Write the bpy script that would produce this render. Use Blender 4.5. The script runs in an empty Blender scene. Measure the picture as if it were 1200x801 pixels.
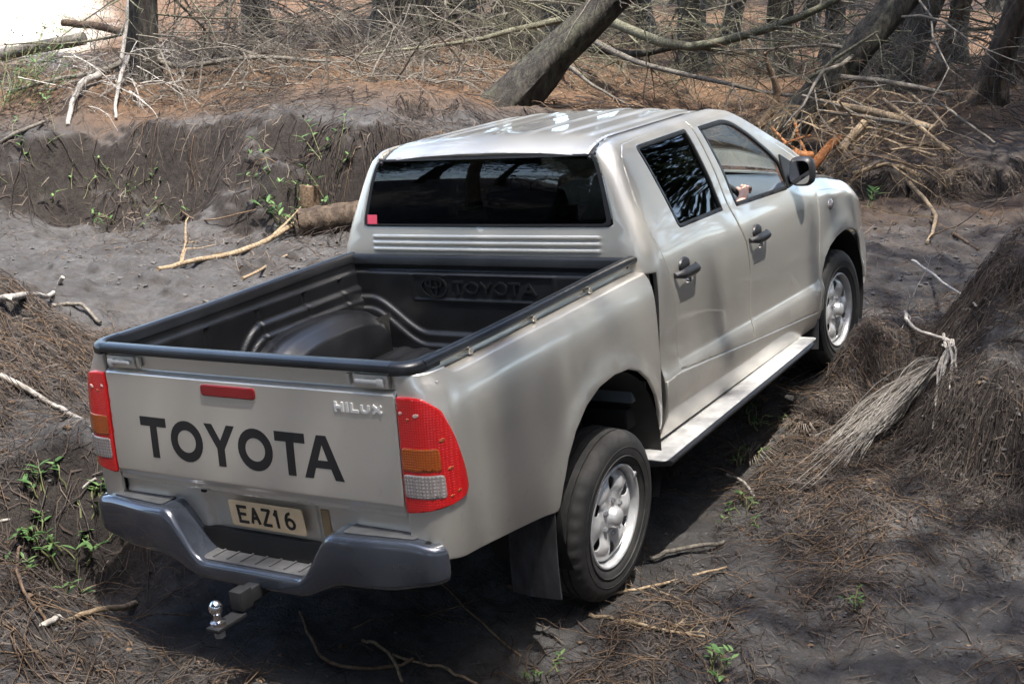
import bpy, bmesh, math, random
import numpy as np
from mathutils import Vector, Matrix, geometry
from math import sin, cos, pi, radians, sqrt, atan2, hypot

rnd = random.Random(7)
scene = bpy.context.scene
COL = scene.collection

# ------------------------------------------------------------------ camera, light, exposure
CAM = np.array([-4.60048, -3.20533, 2.43264])
YAW, PITCH, FPX = radians(32.25), radians(-14.494), 1541.91
cd = bpy.data.cameras.new("camera")
cd.sensor_width = 36.0
cd.lens = FPX / 1200.0 * 36.0
cd.clip_start = 0.05
cd.clip_end = 1200.0
cam = bpy.data.objects.new("camera", cd)
COL.objects.link(cam)
FW = np.array([cos(PITCH)*cos(YAW), cos(PITCH)*sin(YAW), sin(PITCH)])
RT = np.array([sin(YAW), -cos(YAW), 0.0])
UP = np.cross(RT, FW)
cam.matrix_world = Matrix(((RT[0], UP[0], -FW[0], CAM[0]), (RT[1], UP[1], -FW[1], CAM[1]),
                           (RT[2], UP[2], -FW[2], CAM[2]), (0, 0, 0, 1)))
scene.camera = cam

SUN_EL, SUN_AZ = radians(72.0), radians(-122.0)      # direction towards the sun, azimuth from +x towards +y
world = bpy.data.worlds.new("World")
scene.world = world
world.use_nodes = True
wn = world.node_tree
bg = wn.nodes["Background"]
sky = wn.nodes.new("ShaderNodeTexSky")
sky.sky_type = 'NISHITA'
sky.sun_disc = False
sky.sun_elevation = SUN_EL
sky.sun_rotation = pi/2 - SUN_AZ
sky.air_density = 1.0
sky.dust_density = 2.5
sky.ozone_density = 1.0
wn.links.new(sky.outputs[0], bg.inputs[0])
bg.inputs[1].default_value = 0.15
sl = bpy.data.lights.new("sun", 'SUN')
sl.energy = 2.0
sl.angle = radians(0.6)
sl.color = (1.0, 0.965, 0.90)
sun = bpy.data.objects.new("sun", sl)
COL.objects.link(sun)
SUND = Vector((cos(SUN_EL)*cos(SUN_AZ), cos(SUN_EL)*sin(SUN_AZ), sin(SUN_EL)))
sun.rotation_euler = (-SUND).to_track_quat('-Z', 'Y').to_euler()
sun.location = (-10, -10, 30)
scene.view_settings.view_transform = 'Standard'
scene.view_settings.look = 'None'
scene.view_settings.exposure = 2.3
scene.view_settings.gamma = 1.0
scene.cycles.max_bounces = 7
scene.cycles.transparent_max_bounces = 12
scene.cycles.sample_clamp_indirect = 8.0

def ray(px, py):
    return FW + RT*(px-600)/FPX - UP*(py-400.5)/FPX
def at_z(px, py, z):
    d = ray(px, py)
    return CAM + d*((z-CAM[2])/d[2])
def at_d(px, py, t):
    return CAM + ray(px, py)*t

# truck frame -> world (the truck stands rolled and nose-up on the uneven track)
TR = np.array([[0.9983, -0.0231, -0.0532], [0.0274, 0.9963, 0.0821], [0.0511, -0.0834, 0.9952]])
u_, s_, v_ = np.linalg.svd(TR); TR = u_ @ v_
TM = Matrix([list(r)+[0] for r in TR] + [[0, 0, 0, 1]])

# ------------------------------------------------------------------ materials
def new_mat(name):
    m = bpy.data.materials.new(name)
    m.use_nodes = True
    nt = m.node_tree
    return m, nt, nt.nodes["Principled BSDF"]
def setin(b, **k):
    for a, v in k.items():
        key = a.replace('_', ' ')
        for i in b.inputs:
            if i.name.lower() == key.lower():
                i.default_value = v if not isinstance(v, tuple) else (v + (1.0,) if len(v) == 3 and i.type == 'RGBA' else v)
def noise(nt, scale, detail=4, rough=.55, coord='Object', stretch=None, dist=0.0):
    tc = nt.nodes.new("ShaderNodeTexCoord")
    n = nt.nodes.new("ShaderNodeTexNoise")
    n.inputs['Scale'].default_value = scale
    n.inputs['Detail'].default_value = detail
    n.inputs['Roughness'].default_value = rough
    n.inputs['Distortion'].default_value = dist
    if stretch:
        mp = nt.nodes.new("ShaderNodeMapping")
        mp.inputs['Scale'].default_value = stretch
        nt.links.new(tc.outputs[coord], mp.inputs[0])
        nt.links.new(mp.outputs[0], n.inputs['Vector'])
    else:
        nt.links.new(tc.outputs[coord], n.inputs['Vector'])
    return n
def ramp(nt, src, stops):
    r = nt.nodes.new("ShaderNodeValToRGB")
    e = r.color_ramp.elements
    while len(e) < len(stops): e.new(0.5)
    for el, (p, c) in zip(e, stops):
        el.position = p
        el.color = (c, c, c, 1) if isinstance(c, (int, float)) else tuple(c) + (1,)
    nt.links.new(src, r.inputs[0])
    return r.outputs[0]
def mix(nt, fac, a, b, mode='MIX'):
    m = nt.nodes.new("ShaderNodeMix")
    m.data_type = 'RGBA'
    m.blend_type = mode
    for i, v in ((0, fac), (6, a), (7, b)):
        if hasattr(v, 'is_linked'): nt.links.new(v, m.inputs[i])
        elif isinstance(v, (int, float)): m.inputs[i].default_value = v
        else: m.inputs[i].default_value = tuple(v) + (1,)
    return m.outputs[2]
def bump(nt, b, src, strength=.3, dist=.01):
    n = nt.nodes.new("ShaderNodeBump")
    n.inputs['Strength'].default_value = strength
    n.inputs['Distance'].default_value = dist
    nt.links.new(src, n.inputs['Height'])
    nt.links.new(n.outputs[0], b.inputs['Normal'])
    return n
def simple(name, col, rough=.5, metal=0.0, spec=.5, coat=0.0, var=.0, vscale=8, bumps=None, coat_rough=.05):
    m, nt, b = new_mat(name)
    setin(b, Base_Color=col, Roughness=rough, Metallic=metal, Specular_IOR_Level=spec, Coat_Weight=coat, Coat_Roughness=coat_rough)
    if var:
        n = noise(nt, vscale, 5)
        lo = tuple(c*(1-var) for c in col); hi = tuple(min(1, c*(1+var)) for c in col)
        nt.links.new(ramp(nt, n.outputs[0], [(.3, lo), (.7, hi)]), b.inputs['Base Color'])
    if bumps:
        n2 = noise(nt, bumps[0], 4)
        bump(nt, b, n2.outputs[0], bumps[1], bumps[2])
    return m

M = {}
def mk_paint():
    m, nt, b = new_mat("champagne_metallic_paint")
    setin(b, Metallic=.74, Roughness=.36, Coat_Weight=1.0, Coat_Roughness=.03, Specular_IOR_Level=.5)
    # settled dust: more of it low on the body
    n1 = noise(nt, 2.2, 6, .62); n2 = noise(nt, 26, 4, .6)
    tc = nt.nodes.new("ShaderNodeTexCoord"); sx = nt.nodes.new("ShaderNodeSeparateXYZ")
    nt.links.new(tc.outputs['Object'], sx.inputs[0])
    mr = nt.nodes.new("ShaderNodeMapRange")
    mr.inputs[1].default_value = 1.0; mr.inputs[2].default_value = .45; mr.inputs[3].default_value = .06; mr.inputs[4].default_value = .40
    nt.links.new(sx.outputs[2], mr.inputs[0])
    mu = nt.nodes.new("ShaderNodeMath"); mu.operation = 'MULTIPLY'
    nt.links.new(mr.outputs[0], mu.inputs[0]); nt.links.new(ramp(nt, n1.outputs[0], [(.32, 0.25), (.68, 1.0)]), mu.inputs[1])
    sp = ramp(nt, n2.outputs[0], [(.62, 0.0), (.72, .5)])
    mm = nt.nodes.new("ShaderNodeMath"); mm.operation = 'MULTIPLY'
    nt.links.new(sp, mm.inputs[0]); nt.links.new(mr.outputs[0], mm.inputs[1])
    ad = nt.nodes.new("ShaderNodeMath"); ad.operation = 'ADD'; ad.use_clamp = True
    nt.links.new(mu.outputs[0], ad.inputs[0]); nt.links.new(mm.outputs[0], ad.inputs[1])
    fac = ad.outputs[0]
    nt.links.new(mix(nt, fac, (.70, .665, .60), (.25, .235, .205)), b.inputs['Base Color'])
    r = nt.nodes.new("ShaderNodeMapRange"); r.inputs[3].default_value = .35; r.inputs[4].default_value = .72
    nt.links.new(fac, r.inputs[0]); nt.links.new(r.outputs[0], b.inputs['Roughness'])
    r2 = nt.nodes.new("ShaderNodeMapRange"); r2.inputs[3].default_value = 1.0; r2.inputs[4].default_value = .1
    nt.links.new(fac, r2.inputs[0]); nt.links.new(r2.outputs[0], b.inputs['Coat Weight'])
    bump(nt, b, n2.outputs[0], .03, .002)
    return m
M['paint'] = mk_paint()
M['liner'] = simple("black_plastic_liner", (.010, .0105, .012), .30, var=.35, vscale=6, bumps=(220, .18, .003))
M['blackplastic'] = simple("black_plastic", (.018, .018, .02), .45, bumps=(160, .1, .002))
M['rubber'] = simple("black_rubber", (.014, .014, .015), .6)
M['chrome'] = simple("chrome", (.88, .88, .89), .12, 1.0)
M['steel'] = simple("galvanised_steel", (.42, .42, .43), .38, .9, var=.25, vscale=30)
M['rim'] = simple("silver_wheel_paint", (.60, .60, .60), .34, .45, coat=.4, var=.12, vscale=14)
M['bumper'] = simple("dark_grey_bumper_paint", (.055, .063, .080), .20, .45, coat=1.0, coat_rough=.04, var=.12, vscale=9)
M['pad'] = simple("grey_step_plastic", (.07, .07, .072), .6, var=.25, vscale=20, bumps=(120, .2, .003))
def mk_lens(name, dark, col, period=.009):
    m, nt, b = new_mat(name)
    tc = nt.nodes.new("ShaderNodeTexCoord"); ws = []
    for ax in ('Y', 'Z'):
        w = nt.nodes.new("ShaderNodeTexWave"); w.wave_type = 'BANDS'; w.bands_direction = ax; w.inputs['Scale'].default_value = 2*pi/(20*period)
        nt.links.new(tc.outputs['Object'], w.inputs['Vector']); ws.append(w)
    mu = nt.nodes.new("ShaderNodeMath"); mu.operation = 'MULTIPLY'
    nt.links.new(ws[0].outputs['Fac'], mu.inputs[0]); nt.links.new(ws[1].outputs['Fac'], mu.inputs[1])
    nt.links.new(mix(nt, mu.outputs[0], dark, col), b.inputs['Base Color'])
    setin(b, Roughness=.10, Coat_Weight=1.0, Coat_Roughness=.01, Specular_IOR_Level=.6)
    n_ = nt.nodes.new("ShaderNodeBump"); n_.inputs['Strength'].default_value = .22; n_.inputs['Distance'].default_value = .004
    nt.links.new(mu.outputs[0], n_.inputs['Height']); nt.links.new(n_.outputs[0], b.inputs['Normal'])
    return m
M['redlens'] = mk_lens("red_lens", (.50, .008, .009), (.68, .016, .016))
M['amber'] = mk_lens("amber_lens", (.30, .055, .004), (.40, .095, .007))
M['clearlens'] = mk_lens("clear_lens", (.24, .21, .20), (.40, .37, .35), .012)
M['darkred'] = simple("dark_red_lens", (.20, .006, .008), .15, coat=.8)
M['lens_glow'] = simple("painted_lens_glow", (.95, .22, .08), .06, .75, coat=1.0)  # orange glow in the tail light, put into the colour
M['badge'] = simple('bright_badge_chrome', (.93, .93, .93), .28, .6)
M['glint'] = simple('painted_lens_highlight', (.95, .62, .55), .08, .5, coat=1.0)  # bulb highlight on the tail light, put into the colour
M['mirror'] = simple('mirror_glass', (.5, .5, .5), .04, 1.0)
M['decal'] = simple("black_decal", (.012, .012, .013), .4)
M['plate'] = simple("number_plate_white", (.74, .55, .34), .4, var=.12, vscale=12)
M['dark'] = simple("dark_underbody", (.012, .011, .010), .85, var=.3, vscale=7)
M['interior'] = simple("grey_interior_plastic", (.12, .135, .15), .6)
M['stepmetal'] = simple('brushed_silver_step', (.54, .535, .52), .38, .3, var=.3, vscale=12)
M['dash'] = simple('blue_grey_dashboard', (.085, .10, .125), .55)
M['seat'] = simple("grey_seat_cloth", (.06, .06, .065), .9)
M['seal'] = simple("window_seal_rubber", (.010, .010, .011), .5)
M['sticker'] = simple("red_sticker", (.62, .07, .12), .5)
M['skin'] = simple("skin", (.62, .36, .28), .5)
M['cloth'] = simple("dark_shirt_cloth", (.03, .035, .05), .9)
M['hair'] = simple("brown_hair", (.03, .02, .012), .7)
def mk_tyre():
    m, nt, b = new_mat("dusty_tyre_rubber")
    n = noise(nt, 9, 6, .65)
    nt.links.new(ramp(nt, n.outputs[0], [(.35, (.016, .016, .016)), (.62, (.035, .033, .031)), (.8, (.075, .066, .056))]), b.inputs['Base Color'])
    setin(b, Roughness=.75)
    bump(nt, b, noise(nt, 130, 3).outputs[0], .15, .003)
    return m
M['tyre'] = mk_tyre()
def mk_flap():
    m, nt, b = new_mat("muddy_rubber_flap")
    n = noise(nt, 7, 6, .7, stretch=(1, 1, .35))
    nt.links.new(ramp(nt, n.outputs[0], [(.42, (.014, .014, .016)), (.6, (.045, .045, .05)), (.78, (.13, .125, .12))]), b.inputs['Base Color'])
    setin(b, Roughness=.7)
    return m
M['flap'] = mk_flap()
def mk_glass(name, tint, refl=1.0):
    m = bpy.data.materials.new(name); m.use_nodes = True
    nt = m.node_tree; nt.nodes.clear()
    out = nt.nodes.new("ShaderNodeOutputMaterial"); mx = nt.nodes.new("ShaderNodeMixShader")
    tr = nt.nodes.new("ShaderNodeBsdfTransparent"); gl = nt.nodes.new("ShaderNodeBsdfGlossy")
    tr.inputs[0].default_value = (*tint, 1); gl.inputs['Roughness'].default_value = .015
    gl.inputs[0].default_value = (refl, refl, refl, 1)
    fr = nt.nodes.new("ShaderNodeFresnel"); ge = nt.nodes.new("ShaderNodeNewGeometry"); io = nt.nodes.new("ShaderNodeMapRange")
    io.inputs[3].default_value = 1.52; io.inputs[4].default_value = 1/1.52        # same reflectance on either face of the pane
    nt.links.new(ge.outputs['Backfacing'], io.inputs[0]); nt.links.new(io.outputs[0], fr.inputs[0])
    nt.links.new(fr.outputs[0], mx.inputs[0]); nt.links.new(tr.outputs[0], mx.inputs[1])
    nt.links.new(gl.outputs[0], mx.inputs[2]); nt.links.new(mx.outputs[0], out.inputs[0])
    return m
M['tint'] = mk_glass("tinted_glass", (.16, .165, .16))
M['clear'] = mk_glass("clear_glass", (.88, .92, .90))

# ------------------------------------------------------------------ mesh helpers
def link(name, me, parent=None, mats=()):
    o = bpy.data.objects.new(name, me)
    COL.objects.link(o)
    if parent: o.parent = parent
    for m in mats: me.materials.append(m)
    return o
def mesh(name, verts, faces, mat=None, parent=None, smooth=True, sharp=38):
    me = bpy.data.meshes.new(name)
    me.from_pydata([tuple(map(float, v)) for v in verts], [], [tuple(map(int, f)) for f in faces])
    if smooth:
        me.polygons.foreach_set("use_smooth", [True]*len(me.polygons))
        me.set_sharp_from_angle(angle=radians(sharp))
    me.update()
    return link(name, me, parent, [mat] if mat else [])
def empty(name, loc=(0, 0, 0), parent=None):
    o = bpy.data.objects.new(name, None)
    COL.objects.link(o)
    o.location = tuple(map(float, loc))
    o.empty_display_size = .3
    if parent: o.parent = parent
    return o
def tag(o, label=None, cat=None, group=None, kind=None):
    if label: o['label'] = label
    if cat: o['category'] = cat
    if group: o['group'] = group
    if kind: o['kind'] = kind
    return o
class MB:
    def __init__(s): s.v = []; s.f = []
    def add(s, v, f):
        n = len(s.v); s.v += [tuple(p) for p in v]; s.f += [tuple(i+n for i in q) for q in f]; return s
    def box(s, c, d, bev=0.0, rot=None):
        bm = bmesh.new(); bmesh.ops.create_cube(bm, size=1)
        bmesh.ops.scale(bm, vec=d, verts=bm.verts)
        if bev: bmesh.ops.bevel(bm, geom=bm.edges[:], offset=bev, segments=2, affect='EDGES', profile=.6)
        if rot: bmesh.ops.rotate(bm, matrix=rot, verts=bm.verts)
        bmesh.ops.translate(bm, vec=c, verts=bm.verts)
        bm.verts.index_update()
        s.add([v.co[:] for v in bm.verts], [[v.index for v in f.verts] for f in bm.faces]); bm.free(); return s
    def tube(s, path, radii, sides=8, caps=True):
        v, f = tube(path, radii, sides, caps); return s.add(v, f)
    def build(s, name, mat, parent=None, smooth=True, sharp=38):
        return mesh(name, s.v, s.f, mat, parent, smooth, sharp)
def tube(path, radii, sides=6, caps=True):
    P = np.asarray(path, float); n = len(P)
    r = np.full(n, radii, float) if np.isscalar(radii) else np.asarray(radii, float)
    T = np.gradient(P, axis=0); T /= np.linalg.norm(T, axis=1)[:, None] + 1e-12
    a = np.array([0, 0, 1.0]) if abs(T[0][2]) < .9 else np.array([1.0, 0, 0])
    V = []; ang = np.arange(sides)*2*pi/sides
    N = np.cross(T[0], a); N /= np.linalg.norm(N)
    for i in range(n):
        N = N - T[i]*(N@T[i]); N /= np.linalg.norm(N) + 1e-12
        B = np.cross(T[i], N)
        V.append(P[i] + r[i]*(np.cos(ang)[:, None]*N + np.sin(ang)[:, None]*B))
    V = np.concatenate(V)
    F = []
    for i in range(n-1):
        for k in range(sides):
            k2 = (k+1) % sides
            F.append((i*sides+k, i*sides+k2, (i+1)*sides+k2, (i+1)*sides+k))
    if caps:
        F.append(tuple(range(sides))[::-1]); F.append(tuple((n-1)*sides+k for k in range(sides)))
    return V.tolist(), F
def loft(secs, closed=True, caps=True):
    n = len(secs[0]); V = [p for s in secs for p in s]; F = []
    for i in range(len(secs)-1):
        for k in range(n if closed else n-1):
            k2 = (k+1) % n
            F.append((i*n+k, i*n+k2, (i+1)*n+k2, (i+1)*n+k))
    if caps and closed:
        F.append(tuple(range(n))[::-1]); F.append(tuple((len(secs)-1)*n+k for k in range(n)))
    return V, F
def fix_normals(o):
    bm = bmesh.new(); bm.from_mesh(o.data); bmesh.ops.recalc_face_normals(bm, faces=bm.faces); bm.to_mesh(o.data); bm.free()
    return o
def lathe(prof, seg=64, axis='y', centre=(0, 0, 0)):
    V = []; F = []; n = len(prof)
    for k in range(seg):
        a = 2*pi*k/seg
        for (r, h) in prof: V.append((centre[0]+r*cos(a), centre[1]+h, centre[2]+r*sin(a)))
    for k in range(seg):
        k2 = (k+1) % seg
        for i in range(n-1): F.append((k*n+i, k*n+i+1, k2*n+i+1, k2*n+i))
    return V, F
class Pch:                                     # monotone cubic through points
    def __init__(s, pts):
        x = np.array([p[0] for p in pts], float); y = np.array([p[1] for p in pts], float)
        h = np.diff(x); d = np.diff(y)/h; m = np.zeros(len(x))
        for i in range(1, len(x)-1):
            if d[i-1]*d[i] > 0:
                w1 = 2*h[i]+h[i-1]; w2 = h[i]+2*h[i-1]
                m[i] = (w1+w2)/(w1/d[i-1]+w2/d[i])
        m[0] = d[0]; m[-1] = d[-1]
        s.x, s.y, s.m = x, y, m
    def __call__(s, t):
        x, y, m = s.x, s.y, s.m
        if t <= x[0]: return y[0] + m[0]*(t-x[0])
        if t >= x[-1]: return y[-1] + m[-1]*(t-x[-1])
        i = int(np.searchsorted(x, t)) - 1
        h = x[i+1]-x[i]; q = (t-x[i])/h
        return ((1+2*q)*(1-q)**2*y[i] + q*(1-q)**2*h*m[i] + q*q*(3-2*q)*y[i+1] + q*q*(q-1)*h*m[i+1])
def resamp(poly, step, closed=True):
    out = []; n = len(poly)
    for i in range(n if closed else n-1):
        a, b = poly[i], poly[(i+1) % n]
        L = hypot(b[0]-a[0], b[1]-a[1]); k = max(1, int(math.ceil(L/step)))
        for j in range(k): out.append((a[0]+(b[0]-a[0])*j/k, a[1]+(b[1]-a[1])*j/k))
    if not closed: out.append(tuple(poly[-1]))
    return out
def rounded(poly, r, seg=4):                   # round the corners of a 2D polygon; r a number or one per corner
    out = []; n = len(poly)
    for i in range(n):
        p = np.array(poly[i]); a = np.array(poly[i-1]) - p; b = np.array(poly[(i+1) % n]) - p
        la, lb = np.linalg.norm(a), np.linalg.norm(b); a /= la; b /= lb
        ri = r[i] if hasattr(r, '__len__') else r
        if ri <= 0: out.append(tuple(p)); continue
        t = min(ri, la*.45, lb*.45)
        for k in range(seg+1):
            s = k/seg
            q = (1-s)**2*(p+a*t) + 2*s*(1-s)*p + s*s*(p+b*t)
            out.append(tuple(q))
    return out
def inside(p, poly):
    c = False; x, y = p; j = len(poly)-1
    for i in range(len(poly)):
        xi, yi = poly[i]; xj, yj = poly[j]
        if (yi > y) != (yj > y) and x < (xj-xi)*(y-yi)/(yj-yi)+xi: c = not c
        j = i
    return c
def area(poly):
    return .5*sum(poly[i-1][0]*poly[i][1]-poly[i][0]*poly[i-1][1] for i in range(len(poly)))
def panel(name, fn, poly, mat, parent, holes=(), grid=.045, thick=.004, roll=.003, inset=.007, mirror=False, sharp=50, flip=False, extra=(), seam=False, both=False):
    """a curved sheet: 2D outline (with holes) tessellated finely, mapped to 3D by fn, edges rolled in, given thickness"""
    loops = []
    for L, want in [(poly, 1)] + [(h, -1) for h in holes]:
        L = resamp(L, min(.03, grid))
        L = [p for i, p in enumerate(L) if hypot(p[0]-L[i-1][0], p[1]-L[i-1][1]) > .0012]
        if area(L)*want < 0: L = L[::-1]
        loops.append(L)
    pts = []; edges = []; isb = []
    for L in loops:
        b = len(pts); pts += L; isb += [1]*len(L)
        edges += [(b+i, b+(i+1) % len(L)) for i in range(len(L))]
    segs = np.array([(*pts[a], *pts[b]) for a, b in edges])
    def bdist(p):
        A = segs[:, :2]; D = segs[:, 2:]-A; t = np.clip(((np.array(p)-A)*D).sum(1)/((D**2).sum(1)+1e-12), 0, 1)
        return np.sqrt((((A+D*t[:, None])-p)**2).sum(1)).min()
    def ok(p): return inside(p, loops[0]) and not any(inside(p, h) for h in loops[1:])
    if inset and not len(extra):
        for L in loops:
            n = len(L)
            for i in range(n):
                a = np.array(L[i-1]); b = np.array(L[(i+1) % n]); t = b-a; t /= np.linalg.norm(t)+1e-12
                q = tuple(np.array(L[i]) + inset*np.array((-t[1], t[0])))
                if ok(q) and bdist(q) > inset*.8: pts.append(q); isb.append(0)
    ex = None
    if len(extra):
        allr = []
        for row in extra:
            prev = None
            for q in row:
                if (seam and abs(q[0]-row[0][0]) < 1e-9) or (ok(q) and bdist(q) > inset*1.05):
                    pts.append(tuple(q)); isb.append(0); allr.append(q)
                    if prev is not None: edges.append((prev, len(pts)-1))
                    prev = len(pts)-1
                else: prev = None
        ex = np.array(allr)
    if inset and len(extra):
        for L in loops:
            n = len(L)
            for i in range(n):
                a = np.array(L[i-1]); b = np.array(L[(i+1) % n]); t = b-a; t /= np.linalg.norm(t)+1e-12
                q = tuple(np.array(L[i]) + inset*np.array((-t[1], t[0])))
                if ok(q) and bdist(q) > inset*.8 and np.hypot(*(ex-q).T).min() > inset*.5: pts.append(q); isb.append(0)
    xs = [p[0] for p in loops[0]]; ys = [p[1] for p in loops[0]]
    nx = int((max(xs)-min(xs))/grid)+1; ny = int((max(ys)-min(ys))/grid)+1
    for i in range(nx):
        for j in range(ny):
            q = (min(xs)+(i+.5+.25*(j % 2))*grid, min(ys)+(j+.5)*grid)
            if ok(q) and bdist(q) > max(grid*.45, inset*1.6) and (ex is None or (np.abs(ex[:, 1]-q[1]) + (np.abs(ex[:, 0]-q[0]) > grid)).min() > grid*.35): pts.append(q); isb.append(0)
    vo, eo, fo, ov, oe, of = geometry.delaunay_2d_cdt([Vector(p) for p in pts], edges, [], 0, 1e-6)
    bset = set(); 
    for i, src in enumerate(ov):
        if any(isb[s] for s in src): bset.add(i)
    tris = []
    for f in fo:
        c = sum((vo[i] for i in f), Vector((0, 0)))/3
        if ok((c.x, c.y)):
            ff = list(f)
            ar = (vo[ff[1]]-vo[ff[0]]).cross(vo[ff[2]]-vo[ff[0]])
            if abs(ar) < 1e-10: continue
            tris.append(ff if ar > 0 else ff[::-1])
    sg = -1 if flip else 1
    P = []; Nn = []
    e = 1e-3
    for p in vo:
        c = np.array(fn(p.x, p.y)); du = np.array(fn(p.x+e, p.y))-np.array(fn(p.x-e, p.y)); dv = np.array(fn(p.x, p.y+e))-np.array(fn(p.x, p.y-e))
        n = np.cross(du, dv); n = sg*n/(np.linalg.norm(n)+1e-12)
        P.append(c); Nn.append(n)
    P = np.array(P); Nn = np.array(Nn)
    outer = P.copy()
    free = [not (seam and abs(P[i][1]) < 1e-4) for i in range(len(P))]
    if roll:
        for i in bset:
            if free[i]: outer[i] -= Nn[i]*roll
    nv = len(P)
    if flip: tris = [t[::-1] for t in tris]
    V = list(outer); F = [tuple(t) for t in tris]; K = [0]*len(F)
    edgeout = {}
    ec = set()
    for t in tris:
        for k in range(3): ec.add((t[k], t[(k+1) % 3]))
    walls = [(a, b) for (a, b) in ec if (b, a) not in ec and (free[a] or free[b])]
    for a, b in walls:
        w = np.cross(outer[b]-outer[a], Nn[a]); w /= np.linalg.norm(w)+1e-12
        for i in (a, b): edgeout[i] = edgeout.get(i, 0) + w
    NV = list(Nn)
    for i, w in edgeout.items():
        if roll: q = Nn[i] + .7*w/(np.linalg.norm(w)+1e-12); NV[i] = q/np.linalg.norm(q)
    if thick:
        V += list(P - Nn*(thick+roll))
        F += [tuple(i+nv for i in t[::-1]) for t in tris]; K += [1]*len(tris)
        F += [(b, a, a+nv, b+nv) for a, b in walls]; K += [2]*len(walls)
    LN = []
    for f, k in zip(F, K):
        if k == 0: LN += [NV[i] for i in f]
        elif k == 1: LN += [-Nn[i-nv] for i in f]
        else:
            w = np.cross(V[f[1]]-V[f[0]], V[f[2]]-V[f[0]]); w = w/(np.linalg.norm(w)+1e-12); LN += [w]*4
    keep = sorted(set(i for f in F for i in f)); mp = {k: i for i, k in enumerate(keep)}
    V = [V[k] for k in keep]; F = [tuple(mp[i] for i in f) for f in F]
    if mirror or both:
        V2 = [(v[0], -v[1], v[2]) for v in V]; F2 = [f[::-1] for f in F]
        L2 = []; c = 0
        for f in F:
            L2 += [(n[0], -n[1], n[2]) for n in LN[c:c+len(f)][::-1]]; c += len(f)
        if both:
            n0 = len(V); V = V+V2; F = F+[tuple(i+n0 for i in f) for f in F2]; LN = LN+L2
        else: V, F, LN = V2, F2, L2
    me = bpy.data.meshes.new(name)
    me.from_pydata([tuple(map(float, v)) for v in V], [], [tuple(map(int, f)) for f in F])
    me.polygons.foreach_set("use_smooth", [True]*len(me.polygons))
    me.update()
    me.normals_split_custom_set([tuple(map(float, n)) for n in LN])
    return link(name, me, parent, [mat] if mat else [])
def lerp(a, b, t): return a+(b-a)*t
def sstep(a, b, x):
    t = min(1, max(0, (x-a)/(b-a))); return t*t*(3-2*t)

# stroke lettering: every glyph is a set of polylines in a unit box
def arc(cx, cy, rx, ry, a0, a1, n=14):
    return [(cx+rx*cos(radians(a0+(a1-a0)*i/n)), cy+ry*sin(radians(a0+(a1-a0)*i/n))) for i in range(n+1)]
GL = {
 'T': [[(0, 1), (1, 1)], [(.5, 1), (.5, 0)]], 'O': [arc(.5, .5, .5, .5, 90, 450, 28)],
 'Y': [[(0, 1), (.5, .45)], [(1, 1), (.5, .45)], [(.5, .5), (.5, 0)]], 'A': [[(0, 0), (.5, 1)], [(.5, 1), (1, 0)], [(.19, .34), (.81, .34)]],
 'H': [[(0, 0), (0, 1)], [(1, 0), (1, 1)], [(0, .5), (1, .5)]], 'I': [[(.5, 0), (.5, 1)]], 'L': [[(0, 1), (0, 0)], [(0, 0), (1, 0)]],
 'U': [[(0, 1), (0, .35)] + arc(.5, .35, .5, .35, 180, 360) + [(1, .35), (1, 1)]], 'X': [[(0, 0), (1, 1)], [(0, 1), (1, 0)]],
 'E': [[(0, 0), (0, 1)], [(0, 1), (1, 1)], [(0, .52), (.8, .52)], [(0, 0), (1, 0)]], 'Z': [[(0, 1), (1, 1)], [(1, 1), (0, 0)], [(0, 0), (1, 0)]],
 '1': [[(.1, .78), (.5, 1)], [(.5, 1), (.5, 0)]], '6': [arc(.5, .3, .5, .3, 90, 450, 24), arc(.62, .42, .62, .58, 180, 85, 12)],
}
def glyph(ch, x0, y0, w, h, sw, swv=None):
    """list of 2D ribbons (left side, right side) inside the box, stroke width sw; extruded later"""
    out = []
    for pl in GL[ch]:
        pts = [(x0+sw/2+p[0]*(w-sw), y0+sw/2+p[1]*(h-sw)) for p in pl]
        closed = hypot(pts[0][0]-pts[-1][0], pts[0][1]-pts[-1][1]) < 1e-6
        L = []; Rr = []
        n = len(pts)
        for i in range(n):
            if closed: a = pts[(i-1) % (n-1)]; b = pts[(i+1) % (n-1)]
            else: a = pts[max(0, i-1)]; b = pts[min(n-1, i+1)]
            t = np.array(b)-np.array(a); t /= np.linalg.norm(t)+1e-12; nn = np.array((-t[1], t[0]))*sw/2
            p = np.array(pts[i])
            if not closed and n == 2:
                p = p + t*(sw/2 if i else -sw/2)*(.999 if ch not in 'AYXZ' else .35)
            L.append(p+nn); Rr.append(p-nn)
        out.append((L, Rr))
    return out
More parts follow.
